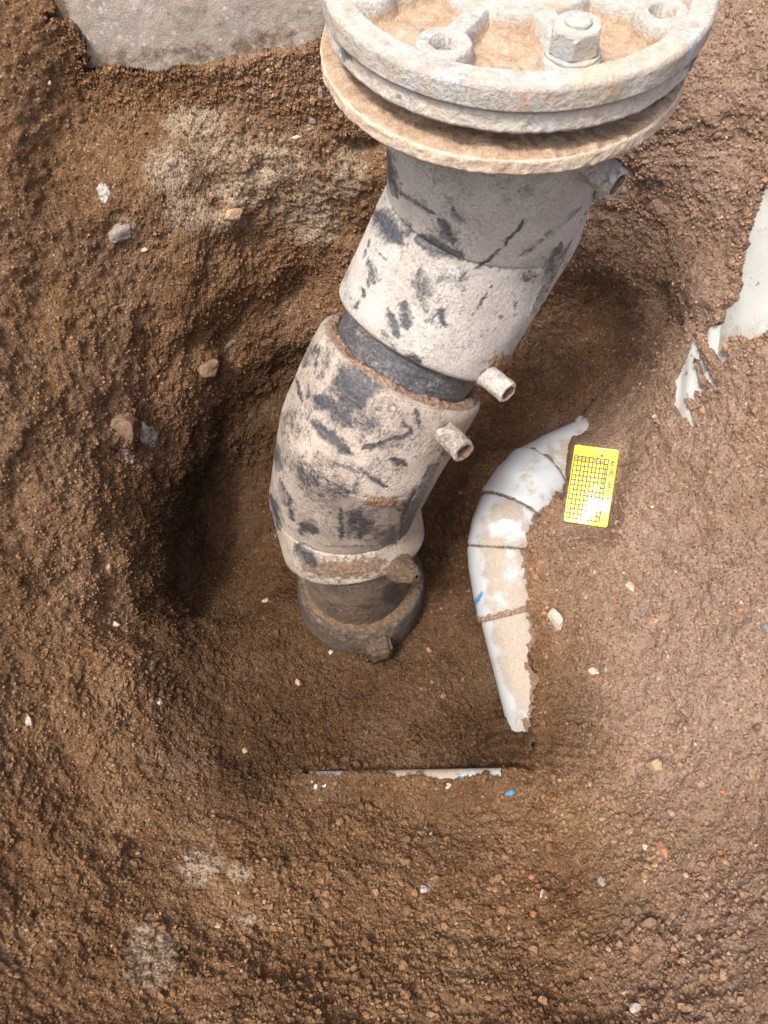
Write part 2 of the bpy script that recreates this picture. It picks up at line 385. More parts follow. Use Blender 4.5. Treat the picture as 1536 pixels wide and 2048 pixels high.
# rings: dense from .08 m to the rim, coarse outside
tt = np.concatenate([np.linspace(0.0, 1.0, 26)[:-1], np.linspace(1.0, 9.0, 690)[:-1], np.linspace(9.0, 12.0, 14)])
def along(prof, t):
    K = prof.shape[1]; i = np.clip(np.floor(t).astype(int), 0, K - 2); u = (t - i)[None, :, None]
    g = lambda k: prof[:, np.clip(k, 0, K - 1)]
    p0, p1, p2, p3 = g(i - 1), g(i), g(i + 1), g(i + 2)
    cr = 0.5 * (2 * p1 + (p2 - p0) * u + (2 * p0 - 5 * p1 + 4 * p2 - p3) * u ** 2 + (3 * p1 - p0 - 3 * p2 + p3) * u ** 3)
    lin = p1 * (1 - u) + p2 * u
    k = (i >= 9)[None, :, None]
    return np.where(k, lin, cr)
RZ = along(prof, tt)                       # [NT, NV, 2]
RZ[:, 0, 0] = 0.002
ca, sa = np.cos(np.radians(th))[:, None], np.sin(np.radians(th))[:, None]
B = np.stack([PC[0] + RZ[..., 0] * ca, PC[1] + RZ[..., 0] * sa, RZ[..., 1] + UP], -1).transpose(1, 0, 2)  # [NV,NT,3]
NV = B.shape[0]
N0 = -grid_normals(B)
N0 = np.where(N0[..., 2:3] < -0.3, -N0, N0)
if N0[300, :, 2].mean() < 0: N0 = -N0
Bf = B.reshape(-1, 3).copy(); Nf = N0.reshape(-1, 3)
inner = (np.linalg.norm(Bf[:, :2] - PC, axis=1) < 1.3)

def on_soil(px, py, P=None):               # the nearest soil point that shows at a place in the photograph
    P = Bf if P is None else P
    x, y, d = see(P)
    m = np.where((abs(x - px) < 6) & (abs(y - py) < 6) & (d > 0.1))[0]
    if len(m) == 0: m = np.array([np.argmin((x - px) ** 2 + (y - py) ** 2 + 1e6 * (d < .1))])
    k = m[np.argmin(d[m] + 0.0)]
    return P[k].copy(), Nf[k].copy(), k

# big shape of the soil
disp = np.zeros(len(Bf), np.float32)
I = np.where(inner)[0]; Q = Bf[I]
disp[I] += 0.014 * fbm(Q / 0.15, 3, 3) + 0.0050 * fbm(Q / 0.045, 9, 3)
Bs = Bf.copy()
BUMPS = [(450, 1090, .06, -.03), (560, 930, .07, -.02), (885, 1110, .055, -.045), (620, 760, .07, -.03), (1190, 660, .10, -.022), (1090, 740, .06, -.035), (1010, 870, .05, -.03), (420, 1000, .05, -.03),
    # photo place, radius m, height m (clods proud of the wall, hollows in it)
  (1400, 560, .050, .030), (1440, 610, .035, .018), (1315, 610, .030, -.035), (1350, 655, .018, -.02),
  (1200, 620, .06, -.02), (430, 740, .022, .014), (400, 700, .02, -.016), (470, 690, .03, -.012), (390, 965, .030, -.030), (430, 930, .022, -.022),
  (265, 860, .028, .016), (250, 905, .016, -.014), (300, 870, .020, -.014), (235, 960, .018, -.014), (212, 1130, .02, -.010),
  (470, 430, .020, .012), (445, 415, .012, -.010), (525, 335, .014, -.012), (700, 170, .035, .020), (560, 110, .03, .014), (730, 290, .03, -.03),
  (130, 110, .06, .015), (270, 195, .05, -.012), (300, 210, .04, -.01), (620, 590, .05, -.02),
  (1290, 1280, .022, -.010), (1265, 1225, .02, .010), (1180, 1250, .02, .008), (1340, 1430, .018, -.010), (1310, 1530, .022, .010), (1380, 1080, .018, -.010), (1360, 1120, .03, .010),
  (1280, 1840, .022, .010), (1300, 1880, .02, .010), (1250, 1640, .03, -.006), (470, 1500, .03, -.010), (240, 1640, .03, -.012), (140, 1500, .03, -.010),
  (40, 1730, .03, -.010), (480, 1740, .014, .010), (960, 1700, .03, .008), (700, 1640, .04, .010),
]
for px, py, r, h in BUMPS:
    p, n, k = on_soil(px, py)
    d2 = ((Q - p) ** 2).sum(1)
    disp[I] += h * np.exp(-d2 / (r * r) * 1.6)
Bs[I] = Bf[I] + Nf[I] * disp[I][:, None]

# ------------------------------------------------------------------ pipes that lie in the soil
def frames(path, n):                       # even points along a polyline with tangents (rounded corners come from the path itself)
    path = np.asarray(path, float); s = np.r_[0, np.cumsum(np.linalg.norm(np.diff(path, axis=0), axis=1))]
    u = np.linspace(0, s[-1], n)
    P = np.stack([np.interp(u, s, path[:, i]) for i in range(3)], 1)
    T = np.gradient(P, axis=0); T /= np.linalg.norm(T, axis=1, keepdims=True)
    return P, T, u
def tube(path, rad, nu, n, wobble=0.0, ref=(0, 0, 1), caps=True):
    """rings along a path; returns V[n,nu,3], outward normals and (along, around) coordinates"""
    P, T, u = frames(path, n)
    ref = np.asarray(ref, float)
    A = ref - (T @ ref)[:, None] * T; A /= np.linalg.norm(A, axis=1, keepdims=True)
    Bv = np.cross(T, A)
    ph = np.arange(nu) * 2 * np.pi / nu
    Nn = A[:, None] * np.cos(ph)[None, :, None] + Bv[:, None] * np.sin(ph)[None, :, None]
    rr = rad(u) if callable(rad) else np.full(n, rad)
    V = P[:, None] + Nn * rr[:, None, None]
    return V, Nn, u, ph

# white mitred bend, laid in the right bank
PVR = 0.053
PVC = [at(1310, 845, 1.26), at(1205, 888, 1.215), at(1115, 928, 1.180), at(1049, 982, 1.153), at(1010, 1058, 1.140), at(1006, 1125, 1.138), at(1026, 1215, 1.132), at(1054, 1320, 1.120), at(1082, 1430, 1.112), at(1114, 1560, 1.125)]
pvP, pvT, pvU = frames(PVC, 240)
view = -pvP + np.array([0, 0, UP]); view /= np.linalg.norm(view, axis=1, keepdims=True)
pvL = np.cross(view, pvT); pvL /= np.linalg.norm(pvL, axis=1, keepdims=True)
pvL *= -np.sign(pvL[:, :1] + 1e-9)         # towards the pit (left)
pvE = np.cross(pvL, pvT); pvE *= np.sign((pvE * view).sum(1))[:, None]   # out of the bank
Lw = Bs[I]
idx = np.zeros(len(Lw), int); dmin = np.full(len(Lw), 9e9)
for k in range(0, 240, 2):
    d = ((Lw - pvP[k]) ** 2).sum(1); m = d < dmin
    dmin[m] = d[m]; idx[m] = k
rel = Lw - pvP[idx]
l = (rel * pvL[idx]).sum(1); u = (rel * pvE[idx]).sum(1); tl = (rel * pvT[idx]).sum(1)
x_, y_, d_ = see(Lw)
sv = pvU[idx] / pvU[-1]
# soil line on the right flank, as a fraction of the radius to the right of the axis (grows less as the pipe dips under)
WLX, WLY = [0, .08, .17, .24, .28, .36, .44, .55, .70, .80, .88, 1], [-.95, -.40, .0, .15, .92, .80, .62, .66, .32, -.02, -.45, -.9]
wl = np.interp(sv, WLX, WLY)
rag = 0.17 * fbm(Lw / 0.020, 21, 3) + 0.04 * fbm(Lw / 0.008, 22, 2)
lr = -l / PVR                               # + to the right
e = lr - (wl + rag)
target = np.where(e > 0, np.sqrt(np.clip(1 - np.clip(wl, -1, 1) ** 2, 0.05, 1)) * PVR + 0.004 + 0.010 * sstep(0, 2.0, e), -0.5 * PVR)
target = np.where(lr < -1.0, -0.75 * PVR - 0.02 * sstep(-1.0, -2.0, lr), target)
target = np.where((lr >= -1.0) & (e <= 0), -0.75 * PVR, target)
wgt = (1 - sstep(0.85, 1.8, np.where(e > 0, lr, 0))) * (1 - sstep(1.0, 2.6, -lr)) * (1 - sstep(0.03, 0.09, abs(tl)))
wgt *= sstep(0.07, 0.22, sv) * (1 - sstep(0.82, 0.92, sv)) * (1 - sstep(0.12, 0.19, np.sqrt(dmin)))
Lw2 = Lw + pvE[idx] * ((target - u) * wgt)[:, None]
lip_pvc = (wgt > 0.5) & (e > 0) & (e < 0.35)
hide_pvc = (wgt > 0.5) & (e < 0.05) & (lr > -1.15)
Bs[I] = Lw2

# pale pipe in the bank at the right edge
paA, _, _ = on_soil(1530, 330, Bs); paB, _, _ = on_soil(1452, 700, Bs)
pan = on_soil(1480, 600)[1]
PALE_R = 0.15
padir = paB - paA; padir /= np.linalg.norm(padir)
pal = np.cross(pan, padir); pal /= np.linalg.norm(pal); pan2 = np.cross(padir, pal); pan2 *= np.sign(pan2 @ pan)
if pal[0] < 0: pal = -pal
pac = (paA + paB) / 2 + pal * 0.035
pale_path = [pac - padir * 0.30 - pan2 * (PALE_R - 0.004), pac + padir * 0.13 - pan2 * (PALE_R - 0.004), pac + padir * 0.34 - pan2 * (PALE_R + 0.10)]
def inside(poly, x, y):
    poly = np.asarray(poly, float); r = np.zeros(len(x), bool); j = len(poly) - 1
    for i in range(len(poly)):
        xi, yi = poly[i]; xj, yj = poly[j]
        r ^= ((yi > y) != (yj > y)) & (x < (xj - xi) * (y - yi) / (yj - yi + 1e-9) + xi); j = i
    return r
Lw = Bs[I]; x_, y_, d_ = see(Lw)
jx = 8 * vnoise(Lw / 0.012, 31) + 2.5 * vnoise(Lw / 0.005, 32); jy = 8 * vnoise(Lw / 0.012, 33) + 2.5 * vnoise(Lw / 0.005, 34)
pale_poly = [(1640, 200), (1536, 385), (1506, 470), (1482, 560), (1462, 602), (1440, 612), (1436, 645), (1410, 650), (1414, 690), (1436, 728), (1456, 738), (1476, 722), (1468, 692), (1500, 680), (1536, 676), (1640, 660)]
front = d_ < 1.05
in_pale = inside(pale_poly, x_ + jx, y_ + jy) & front
ap = np.array(pale_path[0]); t_ = (Lw - ap) @ padir; rr_ = Lw - ap - t_[:, None] * padir
rl = rr_ @ pal; ru = rr_ @ pan2
near = (abs(rl) < PALE_R * 0.98) & (t_ > -0.05) & (t_ < 0.58) & front
surf = np.sqrt(np.clip(PALE_R ** 2 - rl ** 2, 0, None))
edge_fall = (1 - sstep(.70, .98, abs(rl) / PALE_R)) * (1 - sstep(.42, .58, t_))
want = np.where(in_pale, surf - 0.02, np.maximum(ru, (surf + 0.011) * edge_fall + ru * (1 - edge_fall)))
dl = np.where(near, want - ru, 0)
Lw = Lw + pan2 * dl[:, None]
hide_pale = near & in_pale
lip_pale = near & ~in_pale & (inside(pale_poly, x_ + jx + 10, y_ + jy) | inside(pale_poly, x_ + jx - 10, y_ + jy) | inside(pale_poly, x_ + jx, y_ + jy - 10))
Bs[I] = Lw

# cracked pale shell below it
sh_poly = [[(1388, 664), (1396, 660), (1386, 716), (1398, 765), (1412, 790), (1402, 786), (1390, 775), (1386, 800), (1376, 792), (1368, 800), (1392, 852), (1380, 850), (1352, 828), (1340, 806), (1344, 760), (1358, 715), (1374, 694)],
           [(1388, 656), (1394, 690), (1408, 735), (1436, 780), (1441, 786), (1426, 782), (1400, 745), (1388, 712)]]
x_, y_, d_ = see(Lw)
j = 0.35
in_sh = (inside(sh_poly[0], x_ + jx * j, y_ + jy * j) | inside(sh_poly[1], x_ + jx * j, y_ + jy * j)) & front
shc, shn, _ = on_soil(1385, 760, Bs)
shn = shn / np.linalg.norm(shn)

# water pipe at the foot of the near slope
wa, _, _ = on_soil(612, 1566, Bs); wb, _, _ = on_soil(1050, 1568, Bs)
WR = 0.020
wdir = wb - wa; wdir /= np.linalg.norm(wdir)
wl2 = np.array([0, 1.0, 0]); wl2 -= (wl2 @ wdir) * wdir; wl2 /= np.linalg.norm(wl2); wu = np.cross(wdir, wl2); wu *= np.sign(wu[2])
wm = (wa + wb) / 2
rel = Lw - wa; t_ = rel @ wdir; a_ = rel @ wl2; u_ = rel @ wu
wlen = np.linalg.norm(wb - wa)
rag = 0.004 * fbm(Lw / 0.016, 41, 3)
WC = wm - wu * 0.011
uc = (wa - WC) @ wu
wz = (t_ > -0.05) & (t_ < wlen + 0.05) & (abs(a_) < 0.08)
q = t_ / wlen
op = np.interp(q, [0, .05, .2, .35, .45, .8, .86, .92, 1.0], [-.013, -.0095, -.0095, -.0105, -.0025, -.003, -.010, -.012, -.018])  # how far in front of the axis the soil stops
fr = a_ - (0.004 - op)                      # >0 behind that line
bk = a_ - 0.0178 - 0.0016 * vnoise(Lw / .025, 44)
fall = np.where(a_ > 0, 1.0, 1 - sstep(0.0, 0.055, -a_)) * sstep(-0.04, 0.03, t_) * (1 - sstep(wlen - .03, wlen + .04, t_))
tgt = np.where(fr + rag < 0, WR + 0.0025, np.where(bk > 0, u_ - ((WC - wa) @ wu), -0.006))
base_u = u_ - (-uc) * 0
Lw = Lw + wu[None] * (np.where(wz & (bk <= 0), ((WC - wa) @ wu + tgt - u_) * fall, 0))[:, None]
hide_w = wz & (fr + rag >= 0) & (bk <= 0) & (fall > .4)
Bs[I] = Lw

# the soil lies flat under the service tag
TG_N = np.array([-0.258, -0.505, 0.82]); TG_N /= np.linalg.norm(TG_N)
TG_C = at(1182, 972, see((on_soil(1196, 905, Bs)[0] + on_soil(1165, 1035, Bs)[0]) / 2)[2] - .014)
TG_D = ray(1146, 1030) - ray(1167, 893); TG_D = TG_D - (TG_D @ TG_N) * TG_N; TG_D /= np.linalg.norm(TG_D)
TG_R = np.cross(TG_D, TG_N); TG_R = -TG_R if TG_R[0] < 0 else TG_R
tag_rel = Bs[I] - TG_C
tag_w = (1 - sstep(.029, .050, abs(tag_rel @ TG_R))) * (1 - sstep(.052, .080, abs(tag_rel @ TG_D))) * (abs(tag_rel @ TG_N) < .15)
Bs[I] = Bs[I] + TG_N[None] * (tag_w * (-.006 - tag_rel @ TG_N))[:, None]
# concrete footing plane: the soil stops against its face
FY = 0.985
Lw = Bs[I]
lowf = -0.186 + 0.050 * sstep(-.35, .1, Lw[:, 0]) + 0.010 * fbm(np.stack([Lw[:, 0] * 18, 0 * Lw[:, 0], 0 * Lw[:, 0]], 1), 95, 2)
ex = Lw[:, 0] + 0.030 * fbm(Lw / 0.04, 96, 3)
near_f = sstep(lowf - .13, lowf - .005, Lw[:, 2]) * sstep(-.46, -.36, Lw[:, 0]) * (1 - sstep(.22, .30, Lw[:, 0])) * (Lw[:, 1] > .78) * (Lw[:, 1] < FY - .012) * (Lw[:, 2] < lowf + .12)
Lw[:, 1] += near_f * (FY - .012 - Lw[:, 1])
behind = (Lw[:, 2] <= lowf) & (Lw[:, 2] > lowf - .14) & (Lw[:, 0] > -.40) & (Lw[:, 0] < .26) & (Lw[:, 1] > FY - .012) & (Lw[:, 1] < FY + .2)
Lw[:, 1] = np.where(behind, FY - .012, Lw[:, 1])
lip_foot = (near_f > .75) | behind
cut = (Lw[:, 2] > lowf) & (ex > -0.375) & (Lw[:, 0] < 0.30) & (Lw[:, 1] > 0.80) & (Lw[:, 1] < FY + .04) & (Lw[:, 2] < 0.3)
Lw[:, 1] = np.where(cut, FY + .04, Lw[:, 1]); Bs[I] = Lw

# ------------------------------------------------------------------ crumbs in relief, masks
Q = Bs[I]
x_, y_, d_ = see(Q)
NN = grid_normals(Bs.reshape(NV, NT, 3)); NN = NN * np.sign((NN * N0).sum(-1, keepdims=True)); Nn = NN.reshape(-1, 3)[I]
cam_in = (x_ > -250) & (x_ < 1800) & (y_ > -250) & (y_ < 2300) & (d_ > .2)
# loose soil lies on the floor and the right bank; the walls are cut and tighter
loose = 0.55 + 0.5 * fbm(Q / 0.11, 51, 2)
loose += 0.35 * sstep(1400, 1560, y_) * sstep(500, 800, x_) - 0.45 * sstep(0, 70, x_ - np.interp(y_, [900, 1150, 1300, 1500, 1700, 1900], [1250, 1290, 1300, 1370, 1420, 1500])) * sstep(850, 1000, y_)
loose -= 0.38 * sstep(560, 380, x_)
loose = np.clip(loose, 0.12, 1.1).astype(np.float32)
rel_ = np.zeros(len(Q), np.float32)
C = np.where(cam_in)[0]
for cell, amp, s, pw in ((0.026, 0.0015, 61, 2.2), (0.0120, 0.0021, 62, 1.2), (0.0062, 0.0036, 63, .15)):
    Pw = Q[C] + 0.25 * cell * np.stack([vnoise(Q[C] / cell, s + 1), vnoise(Q[C] / cell, s + 2), vnoise(Q[C] / cell, s + 3)], 1)
    d, v = worley(Pw / cell, s)
    dome = np.sqrt(np.clip(1 - (d / 0.85) ** 2, 0, 1)) * (0.35 + 0.9 * v)
    rel_[C] += amp * (dome - 0.55) * np.power(loose[C], pw)
rel_[C] += 0.0026 * fbm(Q[C] / 0.010, 71, 3)
amp_m = 1.0 - 0.0 * Q[:, 0]
Q = Q + Nn * (rel_ * (1 - .75 * tag_w))[:, None]
Bs[I] = Q

# shell of pale, cracked plastic: sink the soil there
in_sh_i = in_sh
Bs[I] = Bs[I] - shn[None] * (0.020 * in_sh_i)[:, None]

# colour masks
x_, y_, d_ = see(Bs[I])
def blob(lst):
    o = np.zeros(len(x_), np.float32)
    for px, py, rx, ry, a in lst:
        o = np.maximum(o, a * np.exp(-((x_ - px) / rx) ** 2 - ((y_ - py) / ry) ** 2))
    return o
pale = 1.55 * blob([(520, 330, 190, 120, .40), (430, 300, 120, 90, .42), (600, 390, 130, 90, .45), (700, 300, 60, 60, .4), (390, 240, 70, 45, .75), (340, 340, 60, 60, .65), (560, 330, 90, 50, .7), (500, 380, 110, 40, .7), (370, 420, 60, 40, .75), (630, 440, 70, 60, .65), (690, 350, 60, 60, .55), (250, 460, 30, 25, .7), (450, 445, 60, 20, .8),
             (400, 1735, 42, 34, .95), (300, 1910, 50, 70, .85), (480, 1745, 30, 25, .6), (500, 1835, 40, 30, .4), (300, 1330, 30, 60, .3), (620, 260, 40, 40, .4)])
white = blob([(205, 385, 16, 30, .9), (225, 400, 25, 30, .45), (296, 872, 22, 26, 1.0), (262, 920, 14, 14, .8), (245, 850, 30, 18, .6), (250, 905, 20, 30, .6), (213, 965, 8, 16, .8), (1100, 975, 30, 26, .7), (1120, 970, 18, 14, .6), (1070, 1005, 18, 14, .7), (1060, 1080, 12, 12, .5), (1050, 1150, 10, 20, .6), (1055, 1230, 10, 16, .6), (520, 340, 24, 10, .6), (580, 280, 16, 8, .5), (850, 1775, 18, 14, .7), (470, 1830, 18, 14, .5), (1165, 845, 18, 14, .5)])
dry_shade = np.clip(0.9 * sstep(980, 1330, x_ + 0.12 * (1300 - y_)) - 0.25 * sstep(1500, 1900, y_) + 0.25 * fbm(Bs[I] / 0.12, 81, 3), 0, 1)
dry_shade = dry_shade * (1 - .75 * np.exp(-((x_ - 1180) / 150) ** 2 - ((y_ - 640) / 190) ** 2))  # dip in the recess paints the flange's shadow into the soil colour
damp_shade = sstep(-0.575, -0.69, Bs[I][:, 2] + 0.03 * fbm(Bs[I] / 0.09, 83, 3)) * (1 - .8 * dry_shade)  # damp plus painted-in shade, darkening the soil towards the pit floor
dry_shade = np.maximum(dry_shade, 0.35 * sstep(300, 150, y_) * sstep(350, 560, x_))
full = lambda a: np.bincount(I, weights=a, minlength=len(Bf)).astype(np.float32)
at_pale, at_white, at_dry_shade, at_damp_shade = full(pale), full(white), full(dry_shade), full(damp_shade)
faces = grid_faces(NT, NV)
ground = mesh_from('ground', Bs, faces, M_SOIL, None, True, {'pale': at_pale, 'white': at_white, 'dry': at_dry_shade, 'damp_shade': at_damp_shade})
tag(ground, 'brown crumbly soil of the dug pit and the ground round it', 'ground', kind='structure')

# ------------------------------------------------------------------ concrete footing behind
def footing():
    nx, nz = 260, 130
    X = np.linspace(-0.62, 0.16, nx); Z = np.linspace(-0.20, 0.16, nz)
    XX, ZZ = np.meshgrid(X, Z)
    low = -0.275 + 0.035 * sstep(-.35, .1, XX) + 0.008 * 1.4 * fbm(np.stack([XX.ravel() * 26, XX.ravel() * 0, XX.ravel() * 0], 1), 91, 3).reshape(XX.shape)
    t = (ZZ + 0.20) / 0.36
    ZZ = low + (0.16 - low) * t
    P = np.stack([XX, np.full_like(XX, FY), ZZ], -1)
    flat = P.reshape(-1, 3)
    dy = 0.003 * fbm(flat / 0.15, 92, 2) + 0.0008 * fbm(flat / 0.009, 93, 3)
    rnd = 0.010 * np.exp(-(t.ravel() / 0.025))
    P[..., 1] += (dy + rnd).reshape(XX.shape)
    V = P.reshape(-1, 3)
    back = V.copy(); back[:, 1] = FY + 0.30
    fr = grid_faces(nx, nz, False)
    n = len(V)
    rim = list(range(nx)) + [r * nx + nx - 1 for r in range(1, nz)] + list(range(nz * nx - 2, (nz - 1) * nx - 1, -1)) + [r * nx for r in range(nz - 2, 0, -1)]
    a = np.array(rim); b2 = np.roll(a, -1)
    side = np.stack([b2, a, a + n, b2 + n], 1)
    bk = fr[:, ::-1] + n
    sx, sy, sd = see(V)
    mud = np.maximum(0.0 * sstep(40, -20, sy - np.interp(sx, [100, 200, 350, 650], [60, 80, 85, 55]) + 30) * 0, 0.55 * sstep(.040, .0, V[:, 2] - (-0.178 + 0.050 * sstep(-.35, .1, V[:, 0]))))
    mud = np.maximum(mud, .8 * sstep(170, 100, sx - 20 * np.sin(sy / 25)))
    att = np.r_[mud, mud * 0]
    o = mesh_from('concrete_footing', np.r_[V, back], np.r_[fr, side, bk], M_CONC, None, True, {'mud': att})
    return tag(o, 'rough grey concrete footing above the soil wall behind the black pipe', 'footing')
footing()

# ------------------------------------------------------------------ white bend
def joined(rings, close=True):
    """rings [n,nu,3] to verts/faces with end caps"""
    n, nu, _ = rings.shape
    V = rings.reshape(-1, 3); Fq = [grid_faces(nu, n)]
    V = np.r_[V, rings[0].mean(0)[None], rings[-1].mean(0)[None]]
    a = np.arange(nu); b2 = (a + 1) % nu
    # degenerate-free caps written as quads through pairs of rim edges
    c0, c1 = n * nu, n * nu + 1
    k = np.arange(0, nu, 2)
    Fq.append(np.stack([np.full(len(k), c0), (k + 2) % nu, (k + 1) % nu, k], 1))
    o = (n - 1) * nu
    Fq.append(np.stack([np.full(len(k), c1), o + k, o + (k + 1) % nu, o + (k + 2) % nu], 1))
    return V, np.r_[Fq[0], Fq[1], Fq[2]]
def pvc_bend():
    root = empty('white_pipe_bend', tuple(pvP[120]))
    tag(root, 'dusty white plastic pipe with mitred bend half buried beside the black pipe', 'pipe')
    L = pvU[-1]
    # mitre joints in the photograph
    jpx = [(1060, 918), (985, 1000), (985, 1095), (1005, 1222)]
    sx, sy, _ = see(pvP - pvL * 0 + pvE * PVR)
    cuts = []
    for jx_, jy_ in jpx:
        cuts.append(int(np.argmin((sx - jx_) ** 2 * 0.2 + (sy - jy_) ** 2)))
    cuts = [0] + cuts + [239]
    for i in range(5):
        a, b_ = cuts[i], cuts[i + 1]
        P = pvP[a:b_ + 1]
        n = max(20, (b_ - a) * 2); nu = 160
        path = np.array([P[0], P[-1]]) if i < 4 else P
        # straight segment between mitres
        def rad(u, L_=np.linalg.norm(P[-1] - P[0])):
            e = np.minimum(u, u.max() - u)
            return PVR - 0.0035 * np.exp(-e / 0.0025) + (0.0035 if i == 1 else 0) - (0.004 if i == 4 else 0)
        q = np.interp(np.linspace(0, 1, n), np.linspace(0, 1, len(P)), np.arange(len(P)))
        C = np.stack([np.interp(q, np.arange(len(P)), P[:, k]) for k in range(3)], 1)
        st = np.linspace(0, 1, n)[:, None]
        C = 0.75 * (P[0] * (1 - st) + P[-1] * st) + 0.25 * C
        T = np.stack([np.interp(q, np.arange(len(P)), pvT[a:b_ + 1, k]) for k in range(3)], 1)
        E = np.stack([np.interp(q, np.arange(len(P)), pvE[a:b_ + 1, k]) for k in range(3)], 1)
        T /= np.linalg.norm(T, axis=1, keepdims=True); E -= (E * T).sum(1)[:, None] * T; E /= np.linalg.norm(E, axis=1, keepdims=True)
        Lf = np.cross(T, E)
        ph = np.arange(nu) * 2 * np.pi / nu
        Nn = E[:, None] * np.cos(ph)[None, :, None] + Lf[:, None] * np.sin(ph)[None, :, None]
        u_ = np.r_[0, np.cumsum(np.linalg.norm(np.diff(C, axis=0), axis=1))]
        V = C[:, None] + Nn * rad(u_)[:, None, None]
        Vf, Ff = joined(V)
        side = (Nn * np.interp(q, np.arange(len(P)), np.arange(len(P)))[:, None, None] * 0 + Nn)
        # dust lies on the right and the top flank, the pit side is cleaner
        lat = np.einsum('nuk,k->nu', Nn, pvL[(a + b_) // 2]).ravel()
        ee = np.minimum(u_, u_[-1] - u_)[:, None] + 0 * ph[None]
        mud = 0.62 * np.exp(-(ee.ravel() / 0.0032) ** 1.5)
        wls = np.interp(np.interp(q, np.arange(len(P)), pvU[a:b_ + 1] / pvU[-1]), WLX, WLY)
        mud = np.maximum(mud, 0.85 * sstep(-.30, .06, (-lat.reshape(n, nu) - np.clip(wls, -.9, .95)[:, None] + .22 * fbm(V.reshape(-1, 3) / .012, 117, 4).reshape(n, nu))).ravel())
        cov = 0.62 - 0.70 * sstep(0.45, 0.95, lat) + 0.36 * fbm(V.reshape(-1, 3) / 0.022, 115, 3) + (0.12 if i == 4 else 0) - (0.30 if i == 1 else 0)
        if i == 4: cov += 0.10
        mud = np.maximum(mud, .10 + .16 * fbm(V.reshape(-1, 3) / .016, 116, 3))
        vx, vy, _ = see(V.reshape(-1, 3))
        blue = np.zeros(n * nu)
        if i == 3:
            blue = np.maximum(0.9 * np.exp(-((vx - 948) / 10) ** 2 - ((vy - 1222) / 12) ** 2), 0.75 * np.exp(-(((vx - 955) + (vy - 1200) * 0.55) / 8) ** 2 - ((vy - 1200) / 24) ** 2))
        pad = lambda z: np.r_[z, 0, 0]
        o = mesh_from('pipe_segment', Vf, Ff, M_PVC, None, True, {'cover': pad(cov), 'mud': pad(mud), 'blue': pad(blue)})
        keep(o, root)
    # soil packed in the four mitre joints
    for ji, c in enumerate(cuts[1:-1]):
        T = pvT[c]; hw = (.0048, .0015, .0024, .0052)[ji]; V, Nn, u_, ph = tube([pvP[c] - T * hw, pvP[c] + T * hw], PVR - (.0015, .0042, .0034, .0014)[ji], 120, 6, ref=pvE[c])
        nz = vnoise(V.reshape(-1, 3) / 0.006, 101).reshape(6, 120)
        V = V + Nn * (0.0020 * nz)[..., None]
        Vf, Ff = joined(V)
        keep(mesh_from('joint_ring', Vf, Ff, M_SOIL, None, True, {'pale': np.zeros(len(Vf)), 'white': np.zeros(len(Vf)), 'dry': np.full(len(Vf), .95)}), root)
pvc_bend()

